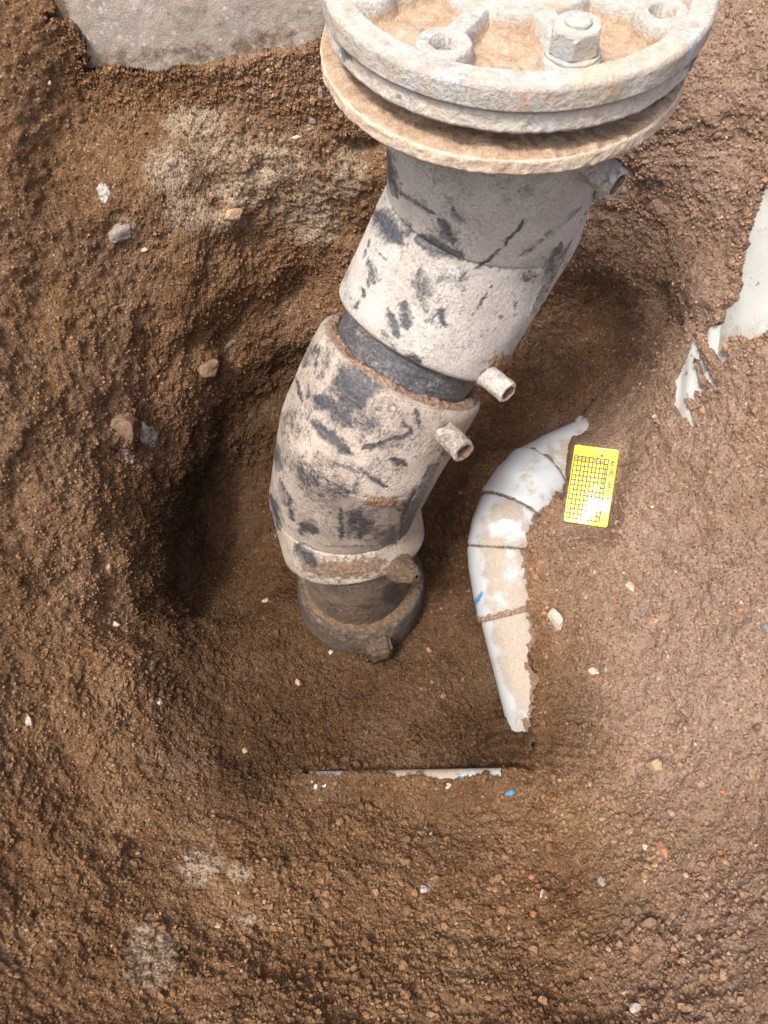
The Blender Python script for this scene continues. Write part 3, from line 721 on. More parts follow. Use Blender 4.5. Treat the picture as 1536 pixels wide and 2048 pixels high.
# ------------------------------------------------------------------ pale pipe, shell and water pipe
def pale_pipe():
    V, Nn, u_, ph = tube(pale_path, PALE_R, 200, 200, ref=pan2)
    f = V.reshape(-1, 3)
    V = V + Nn * (0.0012 * fbm(f / 0.05, 111, 3)).reshape(200, 200)[..., None]
    vx, vy, _ = see(V.reshape(-1, 3))
    cov = 0.32 + 0.30 * fbm(V.reshape(-1, 3) / 0.05, 112, 3) + 0.3 * sstep(30, 0, abs(vy - 690))
    Vf, Ff = joined(V)
    pad = lambda z: np.r_[z, 0, 0]
    o = mesh_from('pale_pipe', Vf, Ff, M_PALE, None, True, {'cover': pad(cov), 'mud': pad(.20 + .22 * fbm(V.reshape(-1, 3) / .02, 118, 3)), 'blue': pad(cov * 0)})
    tag(o, 'pale greenish white pipe showing through torn soil at the right edge', 'pipe')
pale_pipe()
def shell():
    # a curved, ribbed sliver of pale plastic lying just under the soil surface
    S = Bf[I]; 
    a = on_soil(1392, 640, Bs)[0]; b_ = on_soil(1372, 870, Bs)[0]
    d = b_ - a; d /= np.linalg.norm(d); n = shn - (shn @ d) * d; n /= np.linalg.norm(n); l = np.cross(n, d)
    if l[0] < 0: l = -l
    nu, nv = 90, 120
    base = grid = np.zeros((nv, nu, 3))
    loc = Bf[I] + Nf[I] * disp[I][:, None]
    px, py, pd = see(loc)
    m = (px > 1290) & (px < 1500) & (py > 600) & (py < 920) & (pd < 1.15)
    L0 = loc[m]; rel = L0 - a; s_ = rel @ d; t_ = rel @ l; h_ = rel @ n
    A = np.stack([np.ones_like(s_), s_, t_, s_ * s_, t_ * t_, s_ * t_], 1)
    cf = np.linalg.lstsq(A, h_, rcond=None)[0]
    su = np.linspace(0.004, np.linalg.norm(b_ - a) + 0.01, nv); tu = np.linspace(-0.042, 0.06, nu)
    SS, TT = np.meshgrid(su, tu, indexing='ij')
    HH = cf[0] + cf[1] * SS + cf[2] * TT + cf[3] * SS ** 2 + cf[4] * TT ** 2 + cf[5] * SS * TT
    HH = HH - 0.0065 + 0.0012 * np.sin(TT / 0.0045 - SS * 18)
    P = a + d * SS[..., None] + l * TT[..., None] + n * HH[..., None]
    V = P.reshape(-1, 3)
    back = V - n * 0.004
    fr = grid_faces(nu, nv, False); N = len(V)
    rim = list(range(nu)) + [r * nu + nu - 1 for r in range(1, nv)] + list(range(nv * nu - 2, (nv - 1) * nu - 1, -1)) + [r * nu for r in range(nv - 2, 0, -1)]
    q = np.array(rim); q2 = np.roll(q, -1)
    vx, vy, _ = see(V)
    cov = 0.15 + 0.5 * sstep(770, 850, vy)
    o = mesh_from('plastic_shell', np.r_[V, back], np.r_[fr, np.stack([q2, q, q + N, q2 + N], 1), fr[:, ::-1] + N], M_PALE, None, True,
                  {'cover': np.r_[cov, cov], 'mud': np.r_[.22 + .2 * fbm(V / .012, 119, 3), np.zeros(N)], 'blue': np.zeros(2 * N)})
    tag(o, 'cracked pale plastic sliver fanning out of the soil below the pale pipe', 'plastic scrap')
shell()
def water_pipe():
    V, Nn, u_, ph = tube([WC - wdir * (wlen / 2 - .012), WC + wdir * (wlen / 2 - .012)], WR, 72, 300, ref=wu)
    f = V.reshape(-1, 3); vx, vy, _ = see(f)
    q = (f - wa) @ wdir / wlen
    cov = 0.50 + 0.5 * np.exp(-((q - .52) / .16) ** 2)
    mud = 0.25 + 0.75 * np.exp(-((q - .30) / .10) ** 2) * 0.7
    blue = np.maximum(0.85 * np.exp(-((vx - 921) / 9) ** 2 - ((vy - 1556) / 8) ** 2), 0.9 * np.exp(-((vx - 1020) / 14) ** 2)) + 0.38 * np.exp(-((vx - 680) / 50) ** 2)
    Vf, Ff = joined(V); pad = lambda z: np.r_[z, 0, 0]
    o = mesh_from('water_pipe', Vf, Ff, M_WATER, None, True, {'cover': pad(cov), 'mud': pad(mud), 'blue': pad(blue)})
    tag(o, 'thin pale pipe with blue marks just showing across the pit floor', 'pipe')
water_pipe()

# ------------------------------------------------------------------ the black riser
FC = np.array([0.0945, 0.6155])              # flange axis
Z = lambda z: z + UP
A0 = np.array([.0959, .6185, Z(-.355)])
Bm = np.array([.0984, .6394, Z(-.5212)]); M1 = np.array([-.0202, .5309, Z(-.7362)])
M2 = np.array([-.0526, .5445, Z(-.8989)]); E0 = np.array([-.0402, .5072, Z(-.9661)])
Bs0 = np.array([-.037, .506, Z(-1.16)])
dirm = (M1 - Bm) / np.linalg.norm(M1 - Bm)
lenm = np.linalg.norm(M1 - Bm)
riser = empty('flanged_pipe', (Bs0[0], Bs0[1], Z(-1.23)))
tag(riser, 'dusty black plastic riser pipe with two bends and a white bolted flange on top', 'pipe')

def ring_frames(stations, nu, ref0=(0, -1, 0)):
    """stations: (centre, plane normal, axis direction, radius) -> rings; mitre planes cut the tube obliquely"""
    out, nor = [], []
    ref = np.array(ref0, float)
    for c, pn, ad, r in stations:
        a = ref - (ref @ ad) * ad; a /= np.linalg.norm(a); b_ = np.cross(ad, a); ref = a
        ph = np.arange(nu) * 2 * np.pi / nu
        N = a[None] * np.cos(ph)[:, None] + b_[None] * np.sin(ph)[:, None]
        p = c[None] + N * r
        # slide along the axis direction onto the mitre plane
        k = -((p - c) @ pn) / (ad @ pn)
        p = p + ad[None] * k[:, None]
        out.append(p); nor.append(N)
    return np.array(out), np.array(nor)
def unit(v): return np.asarray(v, float) / np.linalg.norm(v)
def fitting(name, pts, radius, mat, nu, step, strokes, muds, ends=(0.004, 0.004), swell=None, ref0=(0, -1, 0), crease=0.0016):
    pts = [np.asarray(p, float) for p in pts]
    dirs = [unit(pts[i + 1] - pts[i]) for i in range(len(pts) - 1)]
    st = []; sacc = 0; S = []; mit = []
    for i, d in enumerate(dirs):
        n0 = d if i == 0 else unit(dirs[i - 1] + d); n1 = d if i == len(dirs) - 1 else unit(d + dirs[i + 1])
        L = np.linalg.norm(pts[i + 1] - pts[i]); n = max(4, int(L / step))
        for k in range(n + (1 if i == len(dirs) - 1 else 0)):
            t = k / n
            pn = unit(n0 * (1 - t) + n1 * t)
            st.append([pts[i] * (1 - t) + pts[i + 1] * t, pn, d, radius]); S.append(sacc + L * t)
        sacc += L
        if i < len(dirs) - 1: mit.append(sacc)
    S = np.array(S)
    rad = np.full(len(S), radius)
    e0, e1 = ends
    rad -= e0 * np.exp(-S / 0.003) + e1 * np.exp(-(S[-1] - S) / 0.003)
    for m in mit: rad -= crease * np.exp(-((S - m) / 0.0022) ** 2)
    if swell is not None: rad += swell(S, S[-1])
    for q, r in zip(st, rad): q[3] = r
    V, N = ring_frames(st, nu, ref0)
    f = V.reshape(-1, 3); nf = N.reshape(-1, 3)
    vx, vy, vd = see(f)
    facing = ((np.array([0, 0, UP]) - f) * nf).sum(1) > 0
    bare = np.zeros(len(f)); mud = np.zeros(len(f))
    jx = 3.5 * vnoise(f / 0.006, 121); jy = 3.5 * vnoise(f / 0.006, 122)
    for x0, y0, x1, y1, wd, amt in strokes:
        dx, dy = x1 - x0, y1 - y0; L2 = dx * dx + dy * dy + 1e-6
        t = np.clip(((vx - x0) * dx + (vy - y0) * dy) / L2, 0, 1)
        dd = np.hypot(vx + jx - x0 - dx * t, vy + jy - y0 - dy * t)
        tp = 0.35 + 0.65 * np.sqrt(np.clip(1 - (2 * t - 1) ** 2, 0, 1)) if L2 > 900 else 1.0
        bare = np.maximum(bare, amt * np.exp(-(dd / (wd * tp)) ** 1.7) * facing)
    for x0, y0, rx, ry, amt in muds:
        mud = np.maximum(mud, amt * np.exp(-((vx - x0) / rx) ** 2 - ((vy - y0) / ry) ** 2) * facing)
    for m in mit: mud = np.maximum(mud, 0.42 * np.exp(-((np.repeat(S, nu) - m) / 0.004) ** 2))
    nz = 0.0006 * fbm(f / 0.03, 131, 2)
    mc = np.clip((mud - 0.45) * 2.2, 0, 1)
    d, v = worley(f / 0.007, 133)
    nz = nz + mc * (0.0045 * np.clip(1 - d, 0, 1) * (0.4 + v) + 0.001)
    f = f + nf * nz[:, None]
    ax = np.stack([np.repeat(S, nu), np.tile(np.arange(nu) * 2 * np.pi / nu, len(S)) * radius, np.zeros(len(f))], 1)
    Vf, Ff = joined(f.reshape(V.shape))
    o = mesh_from(name, Vf, Ff, mat, None, True, {'bare': np.r_[bare, 0, 0], 'mud': np.r_[mud, 0.9, 0.9], 'ax': np.r_[ax, ax[:1], ax[-1:]]})
    keep(o, riser)
    return o

UP_STROKES = [
 (752, 425, 800, 485, 22, 1.15), (832, 478, 925, 512, 15, 1.1), (880, 440, 905, 485, 12, 1.0), (1048, 443, 1000, 500, 3.2, 1.3), (998, 502, 952, 539, 4.2, 1.3),
 (1165, 415, 1040, 515, 7, .7), (1120, 490, 1092, 575, 10, 1.2), (776, 618, 796, 676, 10, 1.05), (808, 603, 814, 656, 14, 1.1), (880, 624, 888, 650, 7, 1.0),
 (725, 580, 726, 592, 5, 1.2), (715, 608, 712, 616, 4, 1.1), (735, 520, 748, 570, 9, .75), (742, 545, 735, 575, 7, .8), (772, 300, 795, 395, 12, .95), (800, 385, 870, 430, 8, .8),
 (840, 540, 850, 620, 26, .55), (880, 560, 930, 560, 30, .5), (835, 540, 838, 600, 5, .8), (852, 640, 880, 620, 14, .45), (870, 380, 930, 370, 60, .24), (1000, 360, 1060, 380, 40, .24), (820, 310, 960, 330, 22, .35), (960, 345, 1040, 345, 14, .35), (905, 420, 920, 440, 8, .7),
 (765, 660, 790, 700, 10, .6), (820, 715, 838, 720, 8, .9), (985, 570, 955, 620, 3, .9), (1030, 632, 1033, 604, 3, .8), (740, 480, 720, 525, 3, .8), (752, 500, 770, 520, 2.5, .9), (700, 540, 690, 560, 2.5, .5),
 (800, 440, 815, 470, 16, .6), (1000, 640, 1002, 632, 4, .8), (930, 700, 990, 660, 16, .3), (690, 585, 745, 660, 10, .25)]
UP_MUDS = [(1057, 552, 30, 22, .62), (1000, 728, 32, 26, .95), (985, 745, 30, 14, .9), (1190, 420, 14, 40, .45), (1130, 540, 10, 60, .5)]
LOW_STROKES = [
 (690, 745, 720, 810, 40, 1.2), (650, 800, 700, 850, 22, .9), (630, 795, 655, 815, 14, 1.1), (624, 845, 700, 908, 12, 1.2), (722, 899, 824, 868, 6, .95), (591, 757, 605, 800, 3, 1.1), (618, 764, 612, 800, 2.5, 1.0),
 (608, 735, 632, 690, 8, .55), (628, 745, 640, 690, 2.5, .9), (782, 920, 814, 930, 9, 1.0), (838, 975, 806, 1042, 11, 1.15), (574, 985, 586, 1040, 6, .95), (682, 1015, 685, 1082, 4, .8), (705, 1030, 740, 1062, 30, .72), (720, 1015, 722, 1080, 8, .8),
 (600, 1050, 632, 1064, 14, .9), (665, 925, 720, 945, 7, .7), (720, 940, 775, 975, 4, .85), (600, 940, 690, 985, 50, .45), (560, 960, 570, 1010, 8, .7), (590, 1090, 630, 1130, 12, .9), (833, 818, 840, 860, 6, .9), (800, 840, 828, 868, 4, .8),
 (560, 830, 620, 870, 30, .35), (545, 880, 560, 940, 14, .5), (540, 990, 560, 1060, 9, .7), (716, 960, 712, 985, 8, .6), (770, 870, 800, 890, 30, .4), (640, 760, 660, 700, 8, .4), (680, 835, 760, 855, 20, .5), (750, 1060, 790, 1085, 22, .5), (780, 1195, 800, 1165, 14, .9), (560, 760, 585, 720, 6, .5)]
LOW_MUDS = [(763, 1003, 44, 11, 1.0), (800, 1010, 14, 14, .9), (893, 858, 18, 20, 1.0), (886, 905, 12, 12, .7), (740, 1128, 70, 24, .60), (812, 1140, 24, 22, .95), (780, 1060, 12, 20, .7), (700, 1138, 140, 34, .66), (650, 1110, 70, 10, .35), (690, 1092, 120, 6, .5)]

J0 = Bm + dirm * lenm * 0.5196; J1 = Bm + dirm * lenm * 0.6494
upper = fitting('upper_bend', [A0, Bm, J0], 0.095, M_UP, 360, 0.0017, UP_STROKES, UP_MUDS, ends=(0, .006), ref0=(0, 1, 0))
pipe = fitting('pipe_section', [J0 - dirm * .05, J1 + dirm * .06], 0.0785, M_PIPE, 320, 0.0016, [], [(705, 690, 14, 10, .0)], ends=(0, 0), ref0=(0, 1, 0))
lower = fitting('lower_bend', [J1, M1, M2, E0], 0.097, M_LOW, 360, 0.0017, LOW_STROKES, LOW_MUDS, ends=(.005, .006), ref0=(0, 1, 0))
base = fitting('base_pipe', [E0 + np.array([0, 0, .06]), Bs0], 0.0765, M_BASE, 260, 0.002, [(770, 1200, 800, 1180, 16, .8)], [(720, 1240, 130, 40, .70)], ends=(0, 0), ref0=(0, 1, 0))
# soil caught on the ledges between the fittings
def ledge(name, c, d, r0, r1, h, seed, dry):
    nu, nr = 260, 12
    a = unit(np.array([0, 1, 0]) - (np.array([0, 1, 0]) @ d) * d); b_ = np.cross(d, a)
    ph = np.arange(nu) * 2 * np.pi / nu
    rings = []
    for k in range(nr):
        t = k / (nr - 1); r = r0 + (r1 - r0) * t
        N = a[None] * np.cos(ph)[:, None] + b_[None] * np.sin(ph)[:, None]
        p = c + N * r
        nz = fbm(p / 0.012, seed, 3); dd, vv = worley(p / 0.006, seed + 3)
        hh = h * (np.sin(np.pi * np.clip(1 - t, .12, .9)) * (0.55 + 0.6 * nz) + 0.55 * np.clip(.9 - dd, 0, 1) * (0.3 + vv)) * (0 if k in (0, nr - 1) else 1)
        rings.append(p - d[None] * np.clip(hh, 0, None)[:, None] * (1) + d[None] * (0.002 if k in (0, nr - 1) else 0))
    V = np.array(rings).reshape(-1, 3); n = len(V)
    o = mesh_from(name, V, grid_faces(nu, nr), M_SOIL, None, True, {'pale': np.full(n, .25), 'white': np.zeros(n), 'dry': np.full(n, dry)})
    o['kind'] = 'stuff'
    keep(o, riser)
ledge('soil_ledge', J1, dirm, .077, .091, .006, 141, .9)
ledge('soil_ledge', J0 - dirm * .0005, -dirm, .077, .086, .004, 151, .9)
# collar round the foot, with a lug
def lathe(prof, nu):
    ph = np.arange(nu) * 2 * np.pi / nu
    return np.array([[(r * math.cos(p), r * math.sin(p), z) for p in ph] for r, z in prof])
def collar():
    c = np.array([Bs0[0] + .003, Bs0[1] - .001, Z(-1.082)])
    prof = [(.068, .016), (.078, .017), (.0825, .0155), (.0855, .0150), (.0875, .0175), (.090, .018), (.0925, .014), (.0955, .0), (.0965, -.02), (.0965, -.045), (.093, -.06), (.092, -.09)]
    fine = []
    for (r0, z0), (r1, z1) in zip(prof[:-1], prof[1:]):
        for k in range(6): fine.append((r0 + (r1 - r0) * k / 6, z0 + (z1 - z0) * k / 6))
    fine.append(prof[-1])
    V = lathe(fine, 220) + c
    f = V.reshape(-1, 3)
    d, v = worley(f / 0.008, 161)
    inner_ = np.repeat(np.array([r < .087 for r, z in fine]), 220)
    f = f + np.stack([0 * d, 0 * d, np.where(inner_, .006 * np.clip(1 - d, 0, 1), 0)], 1)
    nrm = unit(np.array([1, 0, 0])) * 0
    f[:, :2] += (f[:, :2] - c[:2]) * (0.012 * fbm(f / .03, 163, 3))[:, None]
    mud = np.where(inner_, 1.0, 0.35)
    ax = f - c
    o = mesh_from('collar', f, grid_faces(220, len(fine)), M_BASE, None, True, {'bare': np.where(inner_, 0, .25), 'mud': mud, 'ax': ax})
    keep(o, riser)
    # lug on the front of the collar
    bm = bmesh.new()
    bmesh.ops.create_cube(bm, size=1)
    for v_ in bm.verts: v_.co = Vector((v_.co.x * .036, v_.co.y * .030, v_.co.z * .045))
    bmesh.ops.bevel(bm, geom=bm.edges[:] + bm.verts[:], offset=.005, segments=2, affect='EDGES')
    bmesh.ops.subdivide_edges(bm, edges=bm.edges[:], cuts=3, use_grid_fill=True)
    for v_ in bm.verts:
        v_.co += v_.co.normalized() * 0.0022 * mnoise.fractal(v_.co * 160, 1, 2, 3)
    an = R_(285)
    me_o = bm_obj('lug', bm, M_BASE, None, True)
    for an_, va in (('bare', 0), ('mud', .55)):
        a = me_o.data.attributes.new(an_, 'FLOAT', 'POINT'); a.data.foreach_set('value', np.full(len(me_o.data.vertices), va, np.float32))
    me_o.location = (c[0] + .101 * math.cos(an), c[1] + .101 * math.sin(an), c[2] - .018); me_o.rotation_euler = (0, 0, an + R_(90))
    keep(me_o, o); me_o.matrix_parent_inverse = Matrix.Identity(4)
    me_o.matrix_parent_inverse = Matrix.Translation(-(Vector(o.location)))
    me_o.matrix_parent_inverse = o.matrix_basis.inverted() @ Matrix.Identity(4)
    me_o.matrix_parent_inverse = (Matrix.Translation(Vector(riser.location)) @ o.matrix_parent_inverse @ o.matrix_basis).inverted()
collar()
# fusion terminals
def terminal(parent, root, direction, length, r, mat, muddy=.2, cone=False):
    root = np.asarray(root); d = unit(direction)
    ref = np.array([0, 0, 1.0]); a = unit(ref - (ref @ d) * d); b_ = np.cross(d, a)
    if cone: prof = [(0, r * 1.5), (.3, r * 1.3), (.6, r * 1.0), (.85, r * .8), (1, r * .55), (1.0, r * .2)]
    else: prof = [(0, r * 1.08), (.15, r), (.55, r), (.93, r), (.985, r * .97), (1.0, r * .90), (1.0, r * .70), (.97, r * .62), (.80, r * .60), (.72, r * .55), (.72, r * .12)]
    fine = []
    for (t0, r0), (t1, r1) in zip(prof[:-1], prof[1:]):
        for k in range(5): fine.append((t0 + (t1 - t0) * k / 5, r0 + (r1 - r0) * k / 5))
    fine.append(prof[-1])
    ph = np.arange(48) * 2 * np.pi / 48
    V = np.array([[root + d * length * t + (a * math.cos(p) + b_ * math.sin(p)) * rr for p in ph] for t, rr in fine])
    f = V.reshape(-1, 3)
    f = f + (0.0006 * (2.5 if cone else 1)) * np.stack([fbm(f / .006, 171, 2), fbm(f / .006, 172, 2), fbm(f / .006, 173, 2)], 1)
    hole = np.repeat(np.array([rr < r * .66 for t, rr in fine]), 48)
    mud = np.where(hole, .95, muddy)
    if cone: mud[:] = .6
    o = mesh_from('terminal', f, grid_faces(48, len(fine)), mat, None, True, {'bare': np.where(hole, 0, .12), 'mud': mud, 'ax': f * 1.0})
    o.parent = parent; o.matrix_parent_inverse = (Matrix.Translation(Vector(riser.location)) @ parent.matrix_parent_inverse).inverted()
    return o
def axis_point(px, py, a, b):               # the spot on an axis beside a photo place
    best = min(np.linspace(0, 1, 400), key=lambda t: (lambda q: (q[0] - px) ** 2 + (q[1] - py) ** 2)(see(a + (b - a) * t)))
    return a + (b - a) * best
def place_terminal(parent, a, b, root_px, tip_px, rad, length, r, mat, **k):
    ax = unit(b - a)
    # direction at right angles to the axis that heads from root to tip in the photograph
    best, bd = None, 9e9
    e1 = unit(np.cross(ax, [0, 1, 0])); e2 = np.cross(ax, e1)
    for t in np.linspace(0, 1, 161):
        c = a + (b - a) * t
        for p in np.radians(np.arange(0, 360, 3)):
            d = e1 * math.cos(p) + e2 * math.sin(p)
            s0 = c + d * (rad - .004); s1 = c + d * (rad - .004 + length)
            x0, y0, _ = see(s0); x1, y1, _ = see(s1)
            er = (x0 - root_px[0]) ** 2 + (y0 - root_px[1]) ** 2 + (x1 - tip_px[0]) ** 2 + (y1 - tip_px[1]) ** 2
            mid = (s0 + s1) / 2; er += 4e3 * max(0, .38 - unit(np.array([0, 0, UP]) - mid) @ d)
            if er < bd: bd = er; best = (s0, d)
    return terminal(parent, best[0], best[1], length, r, mat, **k)
place_terminal(upper, Bm, J0, (975, 762), (1018, 775), .095, .034, .0115, M_UP, muddy=.25)
place_terminal(upper, A0, Bm, (1180, 348), (1226, 343), .095, .036, .0125, M_UP, muddy=.3)
place_terminal(lower, J1, M1, (885, 872), (932, 893), .097, .036, .0125, M_LOW, muddy=.25)
place_terminal(lower, M2, E0, (795, 1148), (828, 1142), .097, .034, .014, M_BASE, cone=True)
# small broken tab under the upper terminal
def tab():
    c = at(1192, 382, .70); d = unit(at(1204, 398, .69) - at(1184, 368, .70))
    bm = bmesh.new(); bmesh.ops.create_cube(bm, size=1)
    for v in bm.verts: v.co = Vector((v.co.x * .007, v.co.y * .006, v.co.z * .020))
    bmesh.ops.bevel(bm, geom=bm.edges[:], offset=.0015, segments=2, affect='EDGES')
    o = bm_obj('tab', bm, M_UP, None, True)
    for an_, va in (('bare', .1), ('mud', .3)):
        a = o.data.attributes.new(an_, 'FLOAT', 'POINT'); a.data.foreach_set('value', np.full(len(o.data.vertices), va, np.float32))
    o.rotation_euler = Vector(d).to_track_quat('Z', 'Y').to_euler(); o.location = c
    o.parent = upper; o.matrix_parent_inverse = (Matrix.Translation(Vector(riser.location)) @ upper.matrix_parent_inverse).inverted()
tab()
# flat rib along the inner side of each bend
def rib(parent, pix, wd, hgt, surf_pts, rad, mat, bare):
    """a low flat strip that follows the bend's flank through photo places"""
    P = []
    for (px, py), (a, b) in zip(pix, surf_pts):
        r = ray(px, py); best = None
        for d in np.linspace(.5, 1.5, 1200):
            q = r * d + np.array([0, 0, UP]); ax = unit(b - a); v = q - a; v = v - (v @ ax) * ax
            if np.linalg.norm(v) < rad: best = (q, v / np.linalg.norm(v)); break
        if best is None:
            ds = np.linspace(.5, 1.5, 1200); qs = r[None] * ds[:, None] + np.array([0, 0, UP]); ax = unit(b - a); v = qs - a; v = v - (v @ ax)[:, None] * ax
            k = np.argmin(np.linalg.norm(v, axis=1)); vv = unit(v[k]); best = (qs[k] - v[k] + vv * rad, vv)
        P.append(best)
    pts = np.array([p for p, n in P]); nn = np.array([n for p, n in P])
    n = 60; s = np.linspace(0, len(pts) - 1, n)
    C = np.stack([np.interp(s, np.arange(len(pts)), pts[:, k]) for k in range(3)], 1); Nn = np.stack([np.interp(s, np.arange(len(pts)), nn[:, k]) for k in range(3)], 1)
    T = np.gradient(C, axis=0); T /= np.linalg.norm(T, axis=1, keepdims=True); W = np.cross(T, Nn); W /= np.linalg.norm(W, axis=1, keepdims=True)
    prof = [(-1, -3), (-1, .6), (-.85, 1), (0, 1.05), (.85, 1), (1, .6), (1, -3)]
    V = np.array([[C[i] + W[i] * wd * x + Nn[i] * hgt * y for x, y in prof] for i in range(n)]).reshape(-1, 3)
    m = len(prof)
    f = grid_faces(m, n, False)
    f = np.r_[f, [[0, 1, 2, 6]], [[2, 3, 4, 6]], [[4, 5, 6, 2]]]
    o = mesh_from('rib', V, f[:-3], mat, None, False, {'bare': np.full(len(V), bare), 'mud': np.full(len(V), .2), 'ax': V})
    o.parent = parent; o.matrix_parent_inverse = (Matrix.Translation(Vector(riser.location)) @ parent.matrix_parent_inverse).inverted()
rib(upper, [(1160, 420), (1128, 485), (1095, 560), (1065, 625)], .010, .002, [(Bm, J0)] * 4, .095, M_UP, .55)
rib(lower, [(868, 925), (838, 990), (815, 1040), (800, 1090)], .010, .002, [(J1, M1), (M1, M2), (M1, M2), (M1, M2)], .097, M_LOW, .6)

# ------------------------------------------------------------------ flanges
def local(o, parent=None):
    return keep(o, riser)
BOLT0 = 284
def top_flange():
    nr, na = 150, 720
    Rf = .1405; zt, zb = -.2965, -.3155
    r = np.linspace(.030, Rf - .003, nr); a = np.arange(na) * 2 * np.pi / na
    RR, AA = np.meshgrid(r, a, indexing='ij')
    X = RR * np.cos(AA); Y = RR * np.sin(AA)
    top = sstep(.1175, .1245, RR)                               # rim
    top = np.maximum(top, 1 - sstep(.058, .064, RR))            # hub
    hole = np.zeros_like(RR); holer = np.full_like(RR, 9.0)
    for k in range(8):
        t = R_(BOLT0 + 45 * k); bx, by = .1082 * math.cos(t), .1082 * math.sin(t)
        d = np.hypot(X - bx, Y - by)
        top = np.maximum(top, 1 - sstep(.0175, .0225, d))
        # web from the boss to the hub
        lat = abs(-X * math.sin(t) + Y * math.cos(t)); rad = X * math.cos(t) + Y * math.sin(t)
        top = np.maximum(top, (1 - sstep(.0060, .0120, lat)) * (rad > .04) * (rad < .11))
        if k != 0: hole = np.maximum(hole, 1 - sstep(.0080, .0092, d))
    f0 = np.stack([X.ravel(), Y.ravel(), 0 * X.ravel()], 1)
    dirt_h = 0.0026 * fbm(f0 / .02, 181, 3).reshape(X.shape)
    depth = .0125
    z = zt - depth * (1 - top) + dirt_h * (1 - top) - hole * .030
    z += 0.0006 * fbm(f0 / .008, 182, 3).reshape(X.shape) * (1 - hole)
    V = [np.stack([X + FC[0], Y + FC[1], z + UP], -1)]
    # rounded outer edge and side
    prof = [(Rf - .0022, zt - .0003), (Rf - .001, zt - .0012), (Rf - .0002, zt - .003)] + [(Rf + .0002, zt - .004 - (zt - zb - .006) * k / 16) for k in range(17)] + [(Rf - .0012, zb), (Rf - .03, zb), (.03, zb)]
    for q, zz in prof: V.append(np.stack([q * np.cos(a) + FC[0], q * np.sin(a) + FC[1], np.full(na, zz + UP)], -1)[None])
    V = np.concatenate(V, 0); nrow = V.shape[0]
    f = V.reshape(-1, 3)
    sideI = np.arange(nr * na, (nr + 20) * na)
    nz = 0.0006 * fbm(f[sideI] / .016, 183, 3) + 0.00022 * fbm(f[sideI] / .004, 184, 2)
    rv = f[sideI, :2] - FC; rv /= np.linalg.norm(rv, axis=1, keepdims=True); f[sideI, :2] += rv * nz[:, None]
    dirt = np.zeros(len(f)); dirt[:nr * na] = ((1 - top) * .85 + hole * .9).ravel(); dirt[:nr * na] *= 1 + 0.25 * vnoise(f0 / .015, 185)
    x, y, _ = see(f)
    o = mesh_from('top_flange', f, grid_faces(na, nrow)[:, ::-1], M_CAST, None, True, {'dirt': dirt, 'bare': np.zeros(len(f))})
    return local(o)
tf = top_flange()
def flange_ring(name, R1, r0, zt, zb, off, mat, dirt_top, dirt_side, bare_fn, lip=0.0):
    na = 640
    prof = [(r0, zb), (r0, zt)]
    prof += [(r0 + (R1 - .002 - r0) * k / 26, zt) for k in range(1, 27)]
    prof += [(R1 - .0008, zt - .0006), (R1, zt - .002)] + [(R1 + lip * (k / 8), zt - .002 + (zb - zt + .004) * k / 8) for k in range(1, 9)] + [(R1 + lip - .0012, zb), (R1 - .01, zb - .0005), (r0, zb - .0005)]
    a = np.arange(na) * 2 * np.pi / na
    V = np.array([[(q * math.cos(t) + FC[0] + off[0], q * math.sin(t) + FC[1] + off[1], z + UP) for t in a] for q, z in prof])
    f = V.reshape(-1, 3); row = np.repeat(np.arange(len(prof)), na)
    nz = 0.0008 * fbm(f / .014, 191, 3) + .0006 * fbm(f / .005, 192, 2)
    topm = (row > 1) & (row < 28)
    f[:, 2] += np.where(topm, nz * 2.2, 0)
    rv = f[:, :2] - FC - np.array(off); rv /= np.linalg.norm(rv, axis=1, keepdims=True)
    f[:, :2] += rv * np.where(row >= 28, nz, 0)[:, None]
    dirt = np.where(topm, dirt_top, dirt_side)
    o = mesh_from(name, f, grid_faces(na, len(prof))[:, ::-1], mat, None, True, {'dirt': dirt, 'bare': bare_fn(f)})
    return local(o)
def ring_bare(f):
    x, y, _ = see(f)
    return np.maximum.reduce([.8 * np.exp(-((x - 690) / 26) ** 2 - ((y - 110) / 34) ** 2), .75 * np.exp(-((x - 1385) / 34) ** 2 - ((y - 120) / 44) ** 2), .6 * np.exp(-((x - 800) / 60) ** 2 - ((y - 195) / 14) ** 2), .45 * np.exp(-((x - 1270) / 60) ** 2 - ((y - 195) / 20) ** 2)])
fr2 = flange_ring('bolt_ring', .1365, .05, -.3165, -.3315, (0, 0), M_RING, .2, .12, ring_bare, lip=.0012)
fr3 = flange_ring('backing_ring', .1390,  .05, -.3485, -.3610, (-.004, -.002), M_DISC, .95, .30, lambda f: np.zeros(len(f)))
nk = fitting('neck', [np.array([FC[0], FC[1], Z(-.328)]), np.array([FC[0] - .002, FC[1] - .002, Z(-.352)])], 0.107, M_BASE, 240, .002, [], [], ends=(0, 0))
